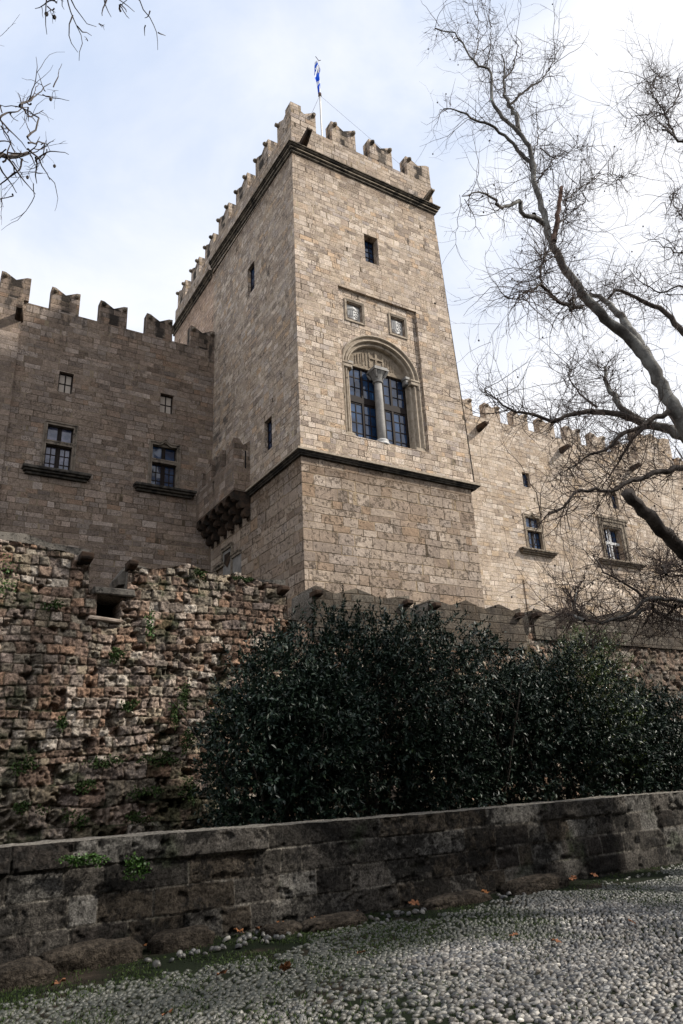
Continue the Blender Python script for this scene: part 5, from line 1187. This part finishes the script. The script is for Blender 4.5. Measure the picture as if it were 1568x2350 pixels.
# top right corner
limbs = []
add([(1700, 880), (1557, 785), (1505, 775), (1490, 700), (1460, 630), (1400, 540), (1370, 490), (1430, 400)], zoomJ, 6.0, 6.6, .045, .008, 'bark_dark')
add([(1460, 630), (1530, 540), (1530, 430)], zoomJ, 6.3, 6.1, .022, .012, 'bark_dark'); add([(1500, 745), (1440, 712)], zoomJ, 6.1, 6.1, .025, .02, 'bark_dark'); add([(1460, 630), (1400, 608), (1340, 640), (1270, 640)], zoomJ, 6.3, 6.6, .016, .006, 'bark_dark')
add([(1700, 1350), (1600, 1250), (1520, 1180), (1500, 1080)], zoomJ, 6.0, 6.8, .03, .008, 'bark_dark'); add([(1700, 1450), (1540, 1400), (1450, 1350), (1380, 1330)], zoomJ, 6.3, 7.2, .03, .008, 'bark_dark')
add([(1700, 1650), (1540, 1560), (1430, 1620), (1330, 1560), (1260, 1480)], zoomJ, 6.3, 7.2, .03, .008, 'bark_dark')
ed = limbs[0][0][0]
for k in range(16):  # unseen extra crown limbs, added to shade the street and low wall
    a_ = k*.39; p_ = np.array([15.2, .8, 4.+.35*k]) if k < 9 else np.array([14.0, 2.2, 8.])
    q_ = np.array([(14.5+3.6*math.cos(a_*2.3)), 1.2+3.2*math.sin(a_*2.3), 8.2+.32*k]); tt = np.linspace(0, 1, 14)[:, None]
    limbs.append((p_*(1-tt)+q_*tt+rng.normal(0, .07, (14, 3))*np.sin(tt*3.1)*2, np.linspace(.09, .02, 14), 'bark_dark'))
trunk = [(np.array([(15.5, .5, -.1), (15.2, .8, 4.), (14.0, 2.2, 8.), (12.5, 4., 11.), tuple(ed)]), np.array([.4, .3, .2, .1, .04]))]
tree('plane_tree', 'bare tree whose twigs reach in at the upper right edge of the sky', (15.5, .5, 0), limbs, 2300, 13, bark='bark_dark', trunk=trunk, balls=20, twL=(.4, 1.1), wts=lambda i: .45 if i < 7 else 1.)
# left edge
limbs = []
Kp = [((-120, 1290), (0, 1310), (80, 1305), (160, 1318), (235, 1285)), ((60, 1325), (110, 1390), (140, 1490)), ((-80, 900), (0, 1000), (100, 1100), (170, 1180), (230, 1260)), ((80, 1340), (150, 1440), (230, 1540), (300, 1630)), ((235, 1250), (320, 1310), (360, 1400), (420, 1510)), ((0, 990), (120, 930), (240, 900)), ((170, 880), (260, 840), (340, 770), (425, 700)), ((230, 1150), (320, 1060), (330, 980), (180, 900), (0, 880)), ((-60, 1300), (0, 1390), (40, 1470), (140, 1620)), ((240, 1200), (300, 1190), (410, 1210)), ((300, 1320), (290, 1420), (310, 1540))]
for k, c in enumerate(Kp): add(list(c), zoomK, 6.0, 6.3, .035 if k == 0 else .013, .022 if k == 0 else .004, 'bark_dark', res=.08, wob=.008)
trunk = [(np.array([(-4.5, 5.0, -.1), (-4.2, 5.2, 3.), (-3.2, 5.6, 6.), tuple(limbs[0][0][0]-(.6, 0, .6)), tuple(limbs[0][0][0])]), np.array([.26, .18, .10, .05, .030]))]
tree('plane_tree', 'fine dark leafless branches reaching in at the left edge of the sky', (-4.5, 5.0, 0), limbs, 42, 14, bark='bark_dark', trunk=trunk, balls=3, twL=(.2, .5), sub_n=1, rmax=.03, wig=.22)
# top left, hanging from above
limbs = []
Kq = [((560, -40), (575, 40), (612, 130), (650, 220), (690, 310), (690, 400), (665, 510)), ((612, 130), (565, 260), (590, 370), (655, 440)), ((580, -40), (680, 130), (720, 205), (810, 225)), ((650, 220), (710, 260), (770, 300)), ((395, -40), (400, 55), (375, 120), (380, 200), (395, 290)), ((400, 55), (465, 105)), ((870, -40), (900, 80), (935, 145)), ((950, -40), (1060, 40), (1130, 100)), ((1110, -40), (1210, 80), (1270, 170), (1330, 280), (1325, 420)), ((1330, 275), (1390, 300)), ((440, -40), (480, 30)), ((490, -30), (540, 80)), ((300, -300), (450, -160), (700, -60), (1000, -50), (1120, -40)), ((450, -160), (400, -80), (395, -30)), ((580, -120), (560, -40))]
for k, c in enumerate(Kq): add(list(c), zoomK, 4.6, 4.7, .007 if k < 12 else .03, .0026 if k < 12 else .007, 'bark_dark', res=.07, wob=.006)
e0 = limbs[12][0][0]
trunk = [(np.array([(-5.5, 1.0, -.1), (-5.2, 1.4, 3.5), (-3.5, 2.6, 6.5), tuple(e0-(.5, .2, .2)), tuple(e0)]), np.array([.26, .18, .09, .04, .026]))]
tree('plane_tree', 'drooping bare twigs hanging into the top left of the sky', (-5.5, 1.0, 0), limbs, 12, 15, bark='bark_dark', trunk=trunk, balls=2, twL=(.06, .16), sub_n=1, rmax=.02, wig=.2, zb=-.1)

# unseen blocks added behind the viewpoint to keep low sky light off the street
M['plaster'] = stone('blocker_plaster', (.22, .19, .155), (.30, .265, .22), 2, .01, .95, .1)
for i, (x0, x1, h, yb, lb) in enumerate(((-22, -9, 9.5, -4.2, 'tall unseen added house at the left end behind the viewpoint'), (-8.8, 3, 11, -4.6, 'highest unseen added house behind the viewpoint'), (3.2, 12.5, 8.5, -4.4, 'lowest unseen added house behind the viewpoint'), (12.7, 30, 9.0, -5.0, 'long unseen added house at the right end behind the viewpoint'))):
    hs = thing('sky_blocker_house', lb, 'house', ((x0+x1)/2, yb, 0))
    hl = [(x, x+1.0, z, z+1.5) for x in np.arange(x0+1.5, x1-2, 2.9) for z in (1.2, 4.6, 7.2) if z+2 < h]
    mb = MB(); holed(mb, x0, x1, -.1, h, hl, lambda u, v, d: (u, yb-d, v), .25)
    for (a, b, c, d) in [((x0, yb), (x0, yb-8), 0, 0), ((x0, yb-8), (x1, yb-8), 0, 0), ((x1, yb-8), (x1, yb), 0, 0)]:
        mb.add([(*a, -.1), (*b, -.1), (*b, h), (*a, h)], [(0, 1, 2, 3)])
    mb.build('wall', M['plaster'], hs)
    MB().box(x0-.1, x1+.1, yb-8.1, yb+.15, h, h+.25).build('roof', M['old_stone'], hs)
    for (a, b, c, d) in hl: windowpart(hs, lambda u, v, t: (u, yb-.2+t*-1, v), [(a, b, c, d, 2, 3)])
